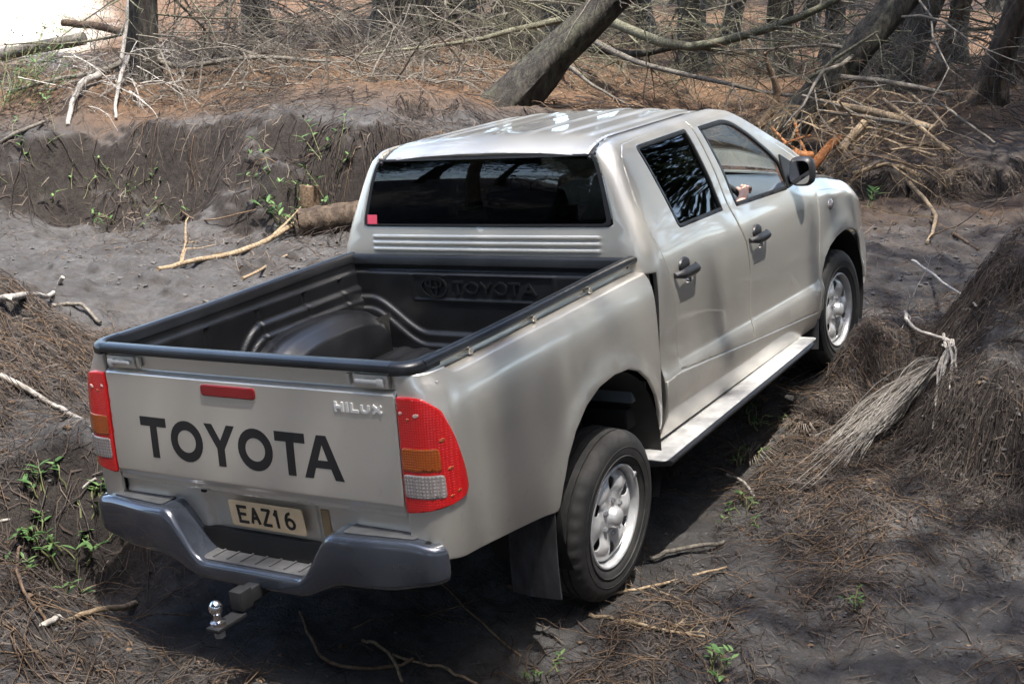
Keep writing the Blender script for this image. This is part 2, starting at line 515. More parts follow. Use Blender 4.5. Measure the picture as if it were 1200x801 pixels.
def letter(name, ch, fn, box, sw, mat, parent, depth=.0015, lift=.0):
    """raised character on surface fn(u,v); strokes lie a hair apart in height so that they never share a plane"""
    if ch in "AY" and sw > .02:
        x0, y0, w, h = box
        sc = lambda P: [(x0+a*w, y0+b*h) for a, b in P]
        e = 1e-3; c = np.array(fn(x0, y0)); up_ = np.cross(np.array(fn(x0+e, y0))-c, np.array(fn(x0, y0+e))-c); up_ /= np.linalg.norm(up_)
        g = lambda u, v: tuple(np.array(fn(u, v))+up_*(depth+lift))
        if ch == "A": P, H = [(0, 0), (.22, 0), (.31, .25), (.69, .25), (.78, 0), (1, 0), (.62, 1), (.38, 1)], [sc([(.375, .43), (.5, .79), (.625, .43)])]
        else: P, H = [(.38, 0), (.62, 0), (.62, .42), (1, 1), (.74, 1), (.5, .62), (.26, 1), (0, 1), (.38, .42)], []
        return panel(name, g, sc(P), mat, parent, holes=H, grid=.03, thick=depth+.001, roll=0, inset=0)
    mb = MB()
    for q, (L, Rr) in enumerate(glyph(ch, *box, sw)):
        L2 = []; R2 = []
        for i in range(len(L)-1):
            k = max(1, int(np.linalg.norm(L[i+1]-L[i])/.02))
            for j in range(k): L2.append(lerp(L[i], L[i+1], j/k)); R2.append(lerp(Rr[i], Rr[i+1], j/k))
        L2.append(L[-1]); R2.append(Rr[-1])
        def put(p, d):
            e = 1e-3; c = np.array(fn(*p)); du = np.array(fn(p[0]+e, p[1]))-np.array(fn(p[0]-e, p[1])); dv = np.array(fn(p[0], p[1]+e))-np.array(fn(p[0], p[1]-e))
            n = np.cross(du, dv); n /= np.linalg.norm(n); return c+n*d
        top = depth+lift+q*.0003
        secs = [[put(a, top), put(b, top), put(b, lift-.002), put(a, lift-.002)] for a, b in zip(L2, R2)]
        mb.add(*loft(secs))
    return fix_normals(mb.build(name, mat, parent, False))
# ================================================================== THE TRUCK (own frame: x forward from the rear axle, y left, z up)
truck = empty("pickup_truck")
truck.matrix_world = TM
tag(truck, "silver double cab pickup truck with open bed stopped on a dark sandy forest track", "pickup truck")

_W = Pch([(.38, .80), (.44, .822), (.50, .846), (.56, .862), (.62, .870), (.69, .868), (.738, .856), (.751, .8518), (.766, .851), (.80, .851), (.95, .860), (1.10, .866),
          (1.20, .861), (1.27, .848), (1.325, .829), (1.40, .803), (1.55, .745), (1.66, .698), (1.71, .671), (1.735, .650), (1.757, .615), (1.771, .560), (1.775, .50)])
def cabW(x, z):
    sh = .045*(x-.8)
    k = 1-sstep(1.33, 1.52, z)
    y = _W(z + sh*k)
    # front wing bulges round the wheel arch and tapers to the nose
    if x > 2.45 and z < 1.3:
        r = hypot(x-3.085, z-.45)
        y += .022*math.exp(-((r-.44)/.085)**2)*sstep(2.45, 2.75, x)
        y -= .10*sstep(3.25, 3.95, x)**1.6
    return y
_BW = Pch([(.40, .815), (.48, .838), (.56, .852), (.66, .862), (.80, .867), (.95, .868), (1.08, .863), (1.15, .852), (1.185, .838), (1.21, .821), (1.24, .806)])
def bedW(x, z):
    y = _BW(z)
    r = hypot(x+.02, z-.44)
    y += .016*math.exp(-((r-.455)/.06)**2)
    y += .005*sstep(.6, 1.1, -x)
    return y
def wrap_side(u, z, W, X0, rc, uend, yend):
    """outer skin that follows the side (x = u) and turns the rear corner into the back face; right side (y < 0)"""
    if u >= X0: return (u, -W(u, z), z)
    arcl = rc*pi/2; Wz = W(X0, z)
    if u >= X0-arcl:
        a = (X0-u)/rc
        return (X0-rc*sin(a), -(Wz-rc+rc*cos(a)), z)
    return (X0-rc, -lerp(Wz-rc, yend, (X0-arcl-u)/(X0-arcl-uend)), z)

# ---- bed sides
BRC = .11
def bedXr(z): return -1.205 - .018*(1-sstep(.75, 1.2, z))
def f_bed(u, z): return wrap_side(u, z, bedW, bedXr(z)+BRC, BRC, -1.34, .699)
arch_r = [(-.475, .485), (-.452, .58), (-.408, .68), (-.335, .768), (-.235, .838), (-.115, .878), (.02, .889), (.145, .876), (.255, .836), (.345, .77), (.410, .685), (.435, .60), (.445, .50)]
bed_poly = [(-1.34, .59), (-1.25, .592), (-1.10, .578), (-1.03, .570), (-.80, .535), (-.51, .487)] + arch_r + [(.486, .50), (.486, .9), (.486, 1.208), (-1.03, 1.211), (-1.07, 1.240), (-1.34, 1.240)]
TLP = rounded([(-1.338, 1.166), (-1.25, 1.167), (-1.215, 1.160), (-1.167, 1.116), (-1.137, 1.02), (-1.107, .895), (-1.099, .83), (-1.118, .803), (-1.215, .780), (-1.338, .757)], .012, 2)
def sub_outline(z0, z1, um): return rounded([(-1.330, z0), (um, z0), (um, z1), (-1.330, z1)], .012, 2)
for mir in (False, True):
    panel("bed_side", f_bed, bed_poly, M['paint'], truck, grid=.05, thick=.012, roll=.004, mirror=mir)
    # tail light: red lens wrapped round the corner, amber and clear sections let in proud
    def off(fn, d):
        def g(u, z):
            e = 1e-3; c = np.array(fn(u, z)); du = np.array(fn(u+e, z))-np.array(fn(u-e, z)); dv = np.array(fn(u, z+e))-np.array(fn(u, z-e))
            n = np.cross(du, dv); n /= np.linalg.norm(n); return tuple(c+n*d)
        return g
    tl = panel("tail_light", off(f_bed, .012), TLP, M['redlens'], truck, grid=.03, thick=.010, roll=.005, inset=.008, mirror=mir)
    g2 = off(f_bed, .0145)
    panel("amber_lens", g2, sub_outline(.912, .992, -1.198), M['amber'], tl, grid=.03, thick=.002, roll=.0015, inset=.005, mirror=mir)
    panel("reversing_lens", g2, sub_outline(.818, .900, -1.192), M['clearlens'], tl, grid=.03, thick=.002, roll=.0015, inset=.005, mirror=mir)
    for k in range(5):
        uu = -1.318+k*.026
        panel("lens_rib", off(f_bed, .0165), [(uu, .826), (uu+.006, .826), (uu+.006, .892), (uu, .892)], M['clearlens'], tl, grid=.03, thick=.001, roll=.0, inset=0, mirror=mir)
    # bulb highlights and orange glows, painted as bright spots on the red lens
    for (cu, cz, cr, mt) in ((-1.318, 1.112, .0070, 'glint'), (-1.250, 1.106, .0085, 'glint'), (-1.286, 1.092, .006, 'lens_glow'), (-1.184, 1.018, .008, 'lens_glow'), (-1.170, .918, .008, 'lens_glow'), (-1.150, .834, .006, 'lens_glow'), (-1.176, .822, .006, 'lens_glow')):
        panel("lens_glint", off(f_bed, .0140), [(cu+cr*cos(a*pi/6)*1.25, cz+cr*.8*sin(a*pi/6)+.3*cr*cos(a*pi/6)) for a in range(12)], M[mt], tl, grid=.02, thick=.002, roll=.0015, inset=.003, mirror=mir)
    # ledge below the liner cap with its rope hooks
    sg = 1 if mir else -1
    mb = MB()
    xs = np.linspace(.49, -1.14, 24)
    secs = [[(x, sg*(bedW(x, 1.212)-.002), 1.205), (x, sg*(.780), 1.216), (x, sg*.762, 1.215), (x, sg*.758, 1.222), (x, sg*.758, 1.252), (x, sg*.74, 1.252), (x, sg*.74, 1.20)] for x in xs]
    mb.add(*loft(secs)); rl = fix_normals(mb.build("bed_rail", M['paint'], truck, sharp=30))
    for hx in (.044, -.414, -.864):
        mb = MB(); mb.tube([(hx, sg*.758, 1.234), (hx, sg*.786, 1.235)], [.010, .010], 10)
        mb.tube([(hx, sg*.784, 1.234), (hx, sg*.790, 1.234)], [.013, .012], 12)
        mb.build("rope_hook", M['paint'], rl)

# ---- tailgate
def tgX(y, z):
    x = -1.212 - .020*(1-sstep(.74, 1.2, z)) - .008*(1-(y/.7)**2)
    if z > 1.16: x += .024*sstep(1.168, 1.186, z)
    if z < .80: x += .012*(1-sstep(.752, .785, z))
    return x
def f_tg(u, z): return (tgX(u, z), -u, z)
tg_poly = rounded([(-.694, .735), (.694, .735), (.694, 1.248), (-.694, 1.248)], [.015, .015, .004, .004], 3)
# latch recesses are cut into the upper band
tailgate = panel("tailgate", f_tg, tg_poly, M['paint'], truck, grid=.03, thick=.03, roll=.004, extra=[[(u, z) for u in np.linspace(-.685, .685, 42)] for z in (.752, .759, .766, .774, .785, 1.166, 1.171, 1.175, 1.179, 1.183, 1.188)])
# letter widths and spacing measured along the tailgate
spans = [(-.530, -.392), (-.372, -.206), (-.192, -.040), (-.030, .136), (.150, .288), (.276, .452)]
for ch, (a, b) in zip("TOYOTA", spans):
    letter("letter", ch, f_tg, (a, .846, b-a, .160), .036, M['decal'], tailgate, .0008)
hx = .440
for ch, w in zip("HILUX", (.038, .011, .032, .038, .042)):
    letter("badge_letter", ch, f_tg, (hx, 1.100, w, .034), .0095, M['badge'], tailgate, .004)
    hx += w + .010
def off2(fn, d): return lambda u, v: tuple(np.array(fn(u, v)) + np.array((-d, 0, 0)))
panel("brake_light", off2(f_tg, .008), rounded([(-.182, 1.113), (.082, 1.113), (.082, 1.157), (-.182, 1.157)], .016, 4), M['darkred'], tailgate, grid=.04, thick=.008, roll=.004, inset=.006)
for s in (-1, 1):
    lt = MB(); cx = s*.60
    lt.box((-1.200, -cx, 1.212), (.016, .150, .050), .007)
    latch = lt.build("tailgate_latch", M['paint'], tailgate)
    lv = MB(); lv.box((-1.214, -(cx-s*.01), 1.214), (.016, .100, .018), .006); lv.box((-1.213, -(cx+s*.045), 1.212), (.018, .030, .032), .007)
    lv.build("latch_lever", M['rim'], latch)
    db = MB(); db.box((-1.202, -(s*.505), 1.216), (.014, .016, .040), .004); db.build("rubber_buffer", M['paint'], tailgate)

# ---- sheet metal below the tailgate, number plate
def f_val(u, z):
    x = -1.196 + .05*(.745-z)
    # pressed recess for the plate and two square corner pads
    x += .014*(1-sstep(.25, .29, abs(u)))
    x -= .010*sstep(.44, .47, abs(u))*(1-sstep(.66, .70, z))
    return (x, -u, z)
valance = panel("rear_valance", f_val, rounded([(-.70, .545), (.70, .545), (.70, .745), (-.70, .745)], .01, 2), M['paint'], truck, grid=.025, thick=.01)
hb = MB(); hb.box((-1.205, .27, .722), (.012, .022, .012), .003); hb.build("catch", M['dark'], valance)
rust = panel("trim_block", off2(f_val, .006), rounded([(.285, .60), (.325, .60), (.325, .71), (.285, .71)], .006, 2), simple("tan_pad", (.30, .20, .10), .6, var=.3), valance, grid=.03, thick=.004)
def f_pl(u, z): return (-1.196 - (z-.57)*.10, -u, z)
plate = panel("number_plate", f_pl, rounded([(-.152, .593), (.208, .593), (.208, .702), (-.152, .702)], .012, 3), M['plate'], truck, grid=.04, thick=.002, roll=.0015, inset=.004)
for ch, a in zip("EAZ16", (-.112, -.052, .006, .064, .118)):
    letter("character", ch, f_pl, (a, .611, .048 if ch != '1' else .034, .074), .0115, M['decal'], plate, .0022)

# ---- rear bumper with sunken step
def bsec(t):
    """t runs along the bumper face: y in the straight middle, then round the corner"""
    a = abs(t); sg = 1 if t > 0 else -1
    yb = .765; rb = .085
    if a <= yb: ox, oy, nx, ny = -1.312, t, 1.0, 0.0
    else:
        al = min((a-yb)/rb, radians(88)); ext = max(0, a-yb-rb*radians(88))
        ox, oy = -1.312+rb-rb*cos(al)+ext, sg*(yb+rb*sin(al)); nx, ny = cos(al), -sg*sin(al)
    ox += .035*sstep(.45, .80, a)
    w = 1-sstep(.23, .41, a)
    zt = lerp(.668, .478, w) - .014*sstep(.70, .86, a)
    zb = lerp(.478, .405, 1-sstep(.22, .46, a)) + .040*sstep(.60, .86, a)
    d = .20 if a < yb else lerp(.20, .075, min(1, (a-yb)/rb))
    r = .032-.010*w; pts = []
    for (ci, cz, a0, rr) in ((r, zt-r, 90, r), (r*.8, zb+r*.8, 180, r*.8)):
        for k in range(6):
            q = radians(a0+k*18); e = ci+rr*cos(q); pts.append((ox+nx*e, oy+ny*e, cz+rr*sin(q)))
    pts += [(ox+nx*d, oy+ny*d, zb), (ox+nx*d, oy+ny*d, zt)]
    return pts
ys = sorted(set([round(v, 4) for v in np.linspace(-.868, .868, 91)]))
secs = [bsec(y) for y in ys]
for idx in (0, -1):
    c = np.mean(secs[idx], axis=0); e = [tuple(c+(np.array(p)-c)*.80+np.array((.012, 0, 0))) for p in secs[idx]]
    secs = [e]+secs if idx == 0 else secs+[e]
v, f = loft(secs); mb = MB(); mb.add(v, f); bumper = fix_normals(mb.build("rear_bumper", M['bumper'], truck, sharp=45))
def stepz(u, xx):
    w = 1-sstep(.23, .41, abs(u)); return lerp(.668, .478, w) + .003
panel("step_pad", lambda u, q: (-1.20+q, -u, stepz(u, 0)+.003), rounded([(-.25, -.085), (.25, -.085), (.25, .09), (-.25, .09)], .02), M['pad'], bumper, grid=.03, thick=.003, roll=.002, inset=.005)
for s in (-1, 1):
    q = rounded([(.44, -.072), (.73, -.045), (.735, .03), (.70, .075), (.44, .085)], .02)
    if s < 0: q = [(-a, b) for a, b in q]
    panel("step_pad", lambda u, qx: (-1.20+qx, -u, .668-.012*sstep(.7, .86, abs(u))+.006), q, M['pad'], bumper, grid=.03, thick=.003, roll=.002, inset=.005)
for k in range(7):
    rb = MB(); rb.box((-1.20, -.21+k*.07, .4875), (.14, .008, .004), .001); rb.build("tread_rib", M['pad'], bumper)
br = MB()
for y in (-.14, .03): br.box((-1.13, y, .50), (.10, .05, .12), .006)
br.box((-1.06, 0, .52), (.05, 1.3, .09), .005)
br.build("bumper_bracket", M['dark'], truck)
tow = MB(); tow.box((-1.26, -.02, .405), (.30, .055, .055), .006); tow.box((-1.385, -.02, .405), (.06, .058, .075), .006); tow.box((-1.475, -.02, .352), (.15, .062, .016), .005)
tow = tow.build("tow_bar", M['rubber'], truck)
tp = MB(); tp.box((-1.417, -.02, .408), (.004, .05, .07), .002); tp.build("receiver_plate", M['blackplastic'], tow)
tb = MB(); tb.add(*lathe([(0, 0), (.028, 0), (.028, .016), (.014, .02), (.013, .042), (.017, .048), (.0245, .06), (.0255, .072), (.022, .084), (.012, .094), (0, .097)], 24, 'y'))
ball = tb.v; tb.v = [(-1.515+p[0], -.02+p[2], .359+p[1]) for p in ball]; fix_normals(tb.build("tow_ball", M['chrome'], tow, sharp=60))
nb = MB(); nb.add(*lathe([(0, 0), (.02, 0), (.02, .03), (0, .03)], 6)); nb.v = [(-1.515+p[0], -.02+p[2], .315+p[1]) for p in nb.v]; fix_normals(nb.build("tow_ball_nut", M['steel'], tow, sharp=30))

# ---- bed liner: cap rail, walls, floor, wheel tubs, front wall with raised emblem and lettering
liner = MB()
capsec = [(.786, 1.250), (.791, 1.258), (.789, 1.270), (.781, 1.277), (.767, 1.279), (.750, 1.278), (.741, 1.273), (.736, 1.262), (.733, 1.235), (.745, 1.235), (.757, 1.250)]
secs = []
for x in np.linspace(-1.14, .485, 26): secs.append([(x, -y, z-.004*sin((x+1.2)*3)) for y, z in capsec])
liner.add(*loft(secs)); liner.add(*loft([[(p[0], -p[1], p[2]) for p in s] for s in secs]))
# front cap along the cab
fs = [(.492-(.786-y), z) for y, z in capsec]
liner.add(*loft([[(x, yy, z-.002) for x, z in fs] for yy in np.linspace(-.76, .76, 20)]))
bed_liner = fix_normals(liner.build("bed_liner", M['liner'], truck, sharp=40))
# cap along the tailgate: moves with the tailgate
tc = MB(); tcs = [(-1.158, 1.243), (-1.150, 1.262), (-1.158, 1.274), (-1.174, 1.280), (-1.200, 1.280), (-1.216, 1.274), (-1.222, 1.262), (-1.220, 1.249), (-1.20, 1.247)]
tc.add(*loft([[(x - .008*(1-(y/.7)**2), y, z) for x, z in tcs] for y in np.linspace(-.688, .688, 24)]))
fix_normals(tc.build("tailgate_cap", M['liner'], tailgate, sharp=40))
for s in (-1, 1):                               # corner pieces of the cap over the corner posts
    cc = MB(); secs = []
    for k in range(9):
        a = k/8*pi/2; ox, oy = -1.118, .688
        ro = .101
        sec = []
        for (dr, z) in ((0, 1.240), (.002, 1.262), (-.005, 1.273), (-.018, 1.280), (-.040, 1.280), (-.051, 1.274), (-.055, 1.262), (-.055, 1.240)):
            r = ro+dr; sec.append((ox-r*sin(a), s*(oy+r*cos(a)), z))
        secs.append(sec)
    q = secs[-1]; secs.append([(p[0], s*.694, p[2]) for p in q])
    q = secs[0]; secs.insert(0, [(-1.06, p[1], p[2]) for p in q])
    cc.add(*loft(secs)); fix_normals(cc.build("corner_cap", M['liner'], truck, sharp=40))
def tubh(x):                                    # height of the contour that runs over the wheel tub
    return 1.118 - .26*(1-sstep(-.66, -.30, x))
def wall_y(x, z):
    y = .735
    y -= .016*(1-sstep(1.188, 1.206, z))        # ledge below the cap
    y -= .010*(1.2-min(z, 1.2))/.37
    for rx in (-.95, -.62, -.30, .03, .30):     # shallow upright ribs
        y += .008*(1-sstep(.010, .020, abs(x-rx)))*(1 if z < 1.185 else 0)
    h = tubh(x)
    y -= .022*(1-sstep(h-.010, h+.012, z)) + .020*(1-sstep(h-.062, h-.044, z))
    return y
def grid_surf(mb, fn, us, vs, flip=False):
    V = [fn(u, v) for v in vs for u in us]; n = len(us); F = []
    for j in range(len(vs)-1):
        for i in range(n-1):
            q = (j*n+i, j*n+i+1, (j+1)*n+i+1, (j+1)*n+i); F.append(q[::-1] if flip else q)
    return mb.add(V, F)
xs = sorted(list(np.linspace(-1.15, .44, 120)) + [rx+d for rx in (-.95, -.62, -.30, .03, .30) for d in (-.02, -.01, .01, .02)])
zs = list(np.linspace(.83, 1.24, 64))
for s in (1, -1):
    w = MB(); grid_surf(w, lambda x, z: (x, s*wall_y(x, z), z), xs, zs, s < 0)
    w.build("bed_wall", M['liner'], bed_liner, sharp=60)
def front_h(y): return .905 + .17*sstep(.30, .64, abs(y))
def front_x(y, z):
    x = .455
    x -= .018*(1-sstep(1.186, 1.206, z)) + .012*(1.2-min(z, 1.2))/.37
    h = front_h(y)
    x -= .020*(1-sstep(h-.008, h+.012, z)) + .018*(1-sstep(h-.058, h-.042, z))
    # recessed emblem panel with a raised rim
    d = max(abs(y-.005)-.385, abs(z-1.128)-.062)
    x -= .007*(1-sstep(.0, .010, abs(d)))
    return x
w = MB(); grid_surf(w, lambda y, z: (front_x(y, z), -y, z), list(np.linspace(-.74, .74, 150)), list(np.linspace(.83, 1.24, 80)))
fw = w.build("bed_front_wall", M['liner'], bed_liner, sharp=60)
def f_fw(u, z): return (.455-.018-.012*(1.2-z)/.37, -u, z)
u0 = -.155
for ch, w_ in zip("TOYOTA", (.062, .076, .070, .076, .062, .080)):
    letter("raised_letter", ch, f_fw, (u0, 1.098, w_, .062), .011, M['liner'], fw, .007); u0 += w_+.006
def ring(name, cu, cz, ru, rz, sw, fn, mat, parent, depth, n=40):
    mb = MB(); secs = []
    for k in range(n):
        a = 2*pi*k/n; c = np.array((cu, cz)); o = c+np.array(((ru+sw/2)*cos(a), (rz+sw/2)*sin(a))); i = c+np.array(((ru-sw/2)*cos(a), (rz-sw/2)*sin(a)))
        po = np.array(fn(*o)); pi_ = np.array(fn(*i)); d = np.array((-1, 0, 0))*depth
        secs.append([tuple(po+d), tuple(pi_+d), tuple(pi_-d*.3), tuple(po-d*.3)])
    secs.append(secs[0]); mb.add(*loft(secs, caps=False)); return fix_normals(mb.build(name, mat, parent, sharp=40))
ring("emblem_ring", -.262, 1.128, .072, .048, .011, f_fw, M['liner'], fw, .0080)
ring("emblem_ring", -.262, 1.146, .046, .020, .009, f_fw, M['liner'], fw, .0074)
ring("emblem_ring", -.262, 1.128, .018, .044, .009, f_fw, M['liner'], fw, .0068)
fl = MB()
def flz(x, y): return .832 + .008*(sstep(.3, .7, abs(((y/.11) % 1)-.5)*2))
grid_surf(fl, lambda x, y: (x, y, flz(x, y)), list(np.linspace(-1.16, .45, 12)), list(np.linspace(-.72, .72, 92)))
fl.build("bed_floor", M['liner'], bed_liner, sharp=60)
for s in (1, -1):
    tbm = MB(); secs = []
    R0 = .43
    for k in range(25):                          # half-drum along x with ribs pressed across it
        a = pi*k/24; rr = 1.0
        c, h = cos(a), sin(a)
        sec = []
        for j in range(13):
            yy = .735 - .245*j/12
            edge = sstep(0, .35, (12-j)/12)
            rib = .007*(abs(((j) % 3)-1.0) < .5)
            r = (R0+rib)*(.86+.14*sqrt(max(0, 1-(1-edge)**2)))
            px = -.02 + r*(abs(c)**.75)*(1 if c > 0 else -1); pz = .83 + (.235+rib)*(.80+.20*edge)*(h**.62)
            sec.append((px, s*yy, pz))
        sec.append((sec[-1][0]*.97-.001, s*(.735-.258), max(.83, sec[-1][2]-.012) if h > .02 else .83))
        sec.append((-.02, s*.474, .83))
        secs.append(sec)
    v, f = loft(secs, closed=False, caps=False); tbm.add(v, f)
    o = tbm.build("wheel_tub", M['liner'], bed_liner, sharp=50); fix_normals(o)
tl_in = MB(); grid_surf(tl_in, lambda y, z: (-1.168+.006*sstep(.3, .7, abs(((z/.10) % 1)-.5)*2), -y, z), list(np.linspace(-.70, .70, 20)), list(np.linspace(.83, 1.245, 40)), True)
tl_in.build("tailgate_liner", M['liner'], tailgate)

# ---- cab shell (right half drawn once, mirrored for the left)
_XR = Pch([(1.20, .478), (1.27, .480), (1.405, .496), (1.56, .522), (1.70, .552), (1.735, .566), (1.757, .590), (1.771, .635), (1.776, .68)])
CRC = .085
UC = -.35
def cabX0(z): return _XR(max(z, 1.20)) + CRC
def f_cab(u, z):
    X0 = cabX0(z)
    x, y, _ = wrap_side(u, z, cabW, X0, CRC, UC, 0.0)
    if u < X0:
        y = -y; Wz = cabW(X0, z)
        x -= .012*(1-(y/Wz)**2)
        if 1.285 < z < 1.385:                       # pressed swages across the panel under the rear window
            for zz in (1.300, 1.330, 1.360): x -= .006*(1-sstep(.004, .011, abs(z-zz)))*(1-sstep(.60, .63, abs(y)))
        y = -y
    return (x, y, z)
def u_of_y(y, z):
    X0 = cabX0(z); Wz = cabW(X0, z); s0 = X0-CRC*pi/2
    return lerp(s0, UC, (Wz-CRC-y)/(Wz-CRC))
wb = u_of_y(.698, 1.407); wt = u_of_y(.588, 1.715)
door_r = [(1.592, .60), (.697, .712), (.690, .86), (.675, 1.0), (.645, 1.13), (.605, 1.25), (.572, 1.36), (.567, 1.5), (.598, 1.64), (.632, 1.705), (.70, 1.742), (.90, 1.751), (1.425, 1.754), (1.432, 1.70), (1.462, 1.34), (1.505, 1.22), (1.572, 1.11), (1.603, .96), (1.602, .80)]
door_f = [(2.612, .54), (2.545, .507), (1.598, .600), (1.608, .80), (1.609, .96), (1.578, 1.112), (1.511, 1.222), (1.468, 1.342), (1.438, 1.70), (1.431, 1.754), (1.80, 1.742), (1.90, 1.722), (2.06, 1.647), (2.33, 1.510), (2.62, 1.380), (2.69, 1.335), (2.70, 1.25), (2.692, 1.10), (2.690, .90), (2.668, .70)]
open_c = [(2.605, .555), (2.545, .525), (.715, .728), (.705, .86), (.690, 1.0), (.660, 1.13), (.620, 1.25), (.588, 1.36), (.583, 1.5), (.612, 1.64), (.645, 1.70), (.705, 1.735), (.90, 1.744), (1.80, 1.735), (1.895, 1.714), (2.05, 1.640), (2.32, 1.502), (2.61, 1.372), (2.675, 1.33), (2.68, 1.25), (2.675, .9), (2.65, .70)]
cab_poly = [(UC, 1.20), (.53, 1.20), (.53, .47), (2.62, .43), (2.70, .62), (2.72, .9), (2.73, 1.262), (2.86, 1.268), (2.70, 1.372), (2.335, 1.545), (2.06, 1.683), (1.94, 1.742), (1.84, 1.765), (1.6, 1.7715), (.80, 1.7715), (.70, 1.770), (.62, 1.762), (.56, 1.744), (.53, 1.728), (wt+.012, 1.722), (wt, 1.712), (wt-.004, 1.70), (wb-.004, 1.44), (wb-.012, 1.418), (wb-.04, 1.407), (UC, 1.407)]
panel("cab_shell", f_cab, cab_poly, M['paint'], truck, holes=[open_c], grid=.045, thick=.025, roll=.003, seam=True, both=True,
      extra=[[(u, zz+d) for u in [UC]+list(np.arange(UC+.03, .25, .03))+list(np.arange(.25, .40, .012))] for zz in (1.300, 1.330, 1.360) for d in (-.0115, -.008, -.004, 0, .004, .008, .0115)])
# rear window
def f_rw(u, z):
    x, y, zz = f_cab(u, z); return (x-.003, y, zz)
rw_half = [(UC, 1.412), (wb-.045, 1.412), (wb-.018, 1.422), (wb-.009, 1.44), (wt-.008, 1.70), (wt-.004, 1.722), (UC, 1.722)]
def full(fn):
    def g(u, z):
        uu = UC+abs(u); x, y, zz = fn(uu, z); return (x, y if u >= 0 else -y, zz)
    return g
half = [(p[0]-UC, p[1]) for p in rw_half]
rwp = [p for p in half if p[0] > 1e-6]
rwp = [(-p[0], p[1]) for p in rwp[::-1]] + rwp
rear_window = panel("rear_window", full(f_rw), rwp, M['tint'], truck, grid=.06, thick=.004, roll=.001)
rws = [(p[0]*.972, 1.567+(p[1]-1.567)*.94) for p in rwp]
panel("window_band", full(lambda u, z: (f_cab(u, z)[0]-.0045, *f_cab(u, z)[1:])), rwp, M['seal'], rear_window, holes=[rws], grid=.05, thick=.0006, roll=0, inset=0)
panel("window_sticker", lambda u, z: (f_cab(u_of_y(abs(u), z), z)[0]-.006, -u, z), [(-.652, 1.420), (-.594, 1.420), (-.594, 1.464), (-.652, 1.464)], M['sticker'], rear_window, grid=.03, thick=.0008, roll=0, inset=0)
# roof skin between the drip channels
def roof_z(x, y):
    z = 1.803 - .030*(abs(y)/.56)**2.2
    z -= .060*max(0, (.80-x)/.26)**2.4
    z -= .070*max(0, (x-1.55)/.50)**2
    for yy in (0, .16, .32, .46): z += .006*(1-sstep(.012, .028, abs(abs(y)-yy)))*sstep(.68, .80, x)*(1-sstep(1.75, 1.88, x))
    return z
panel("roof", lambda x, y: (x, y, roof_z(x, y)), rounded([(.546, -.553), (2.00, -.545), (2.03, 0), (2.00, .545), (.546, .553), (.540, 0)], [.02, .02, 0, .02, .02, 0]), M['paint'], truck, grid=.028, thick=.02, roll=.006)
for s in (-1, 1):                                   # dark drip channel beside the roof skin
    mb = MB(); pth = [(x, s*(.561 + (.006 if x < .6 else 0)), roof_z(max(x, .548), .553)-.012-(.0 if x > .6 else .006)-.012*sstep(1.5, 1.9, x)) for x in np.linspace(.538, 1.98, 30)]
    mb.tube(pth, .0095, 8); mb.build("drip_channel", M['seal'], truck)

def scale_poly(P, d):
    n = len(P); out = []
    if area(P) < 0: P = P[::-1]
    for i in range(n):
        a = np.array(P[i-1]); b = np.array(P[(i+1) % n]); t = b-a; t /= np.linalg.norm(t); out.append(tuple(np.array(P[i])+d*np.array((-t[1], t[0]))))
    return out
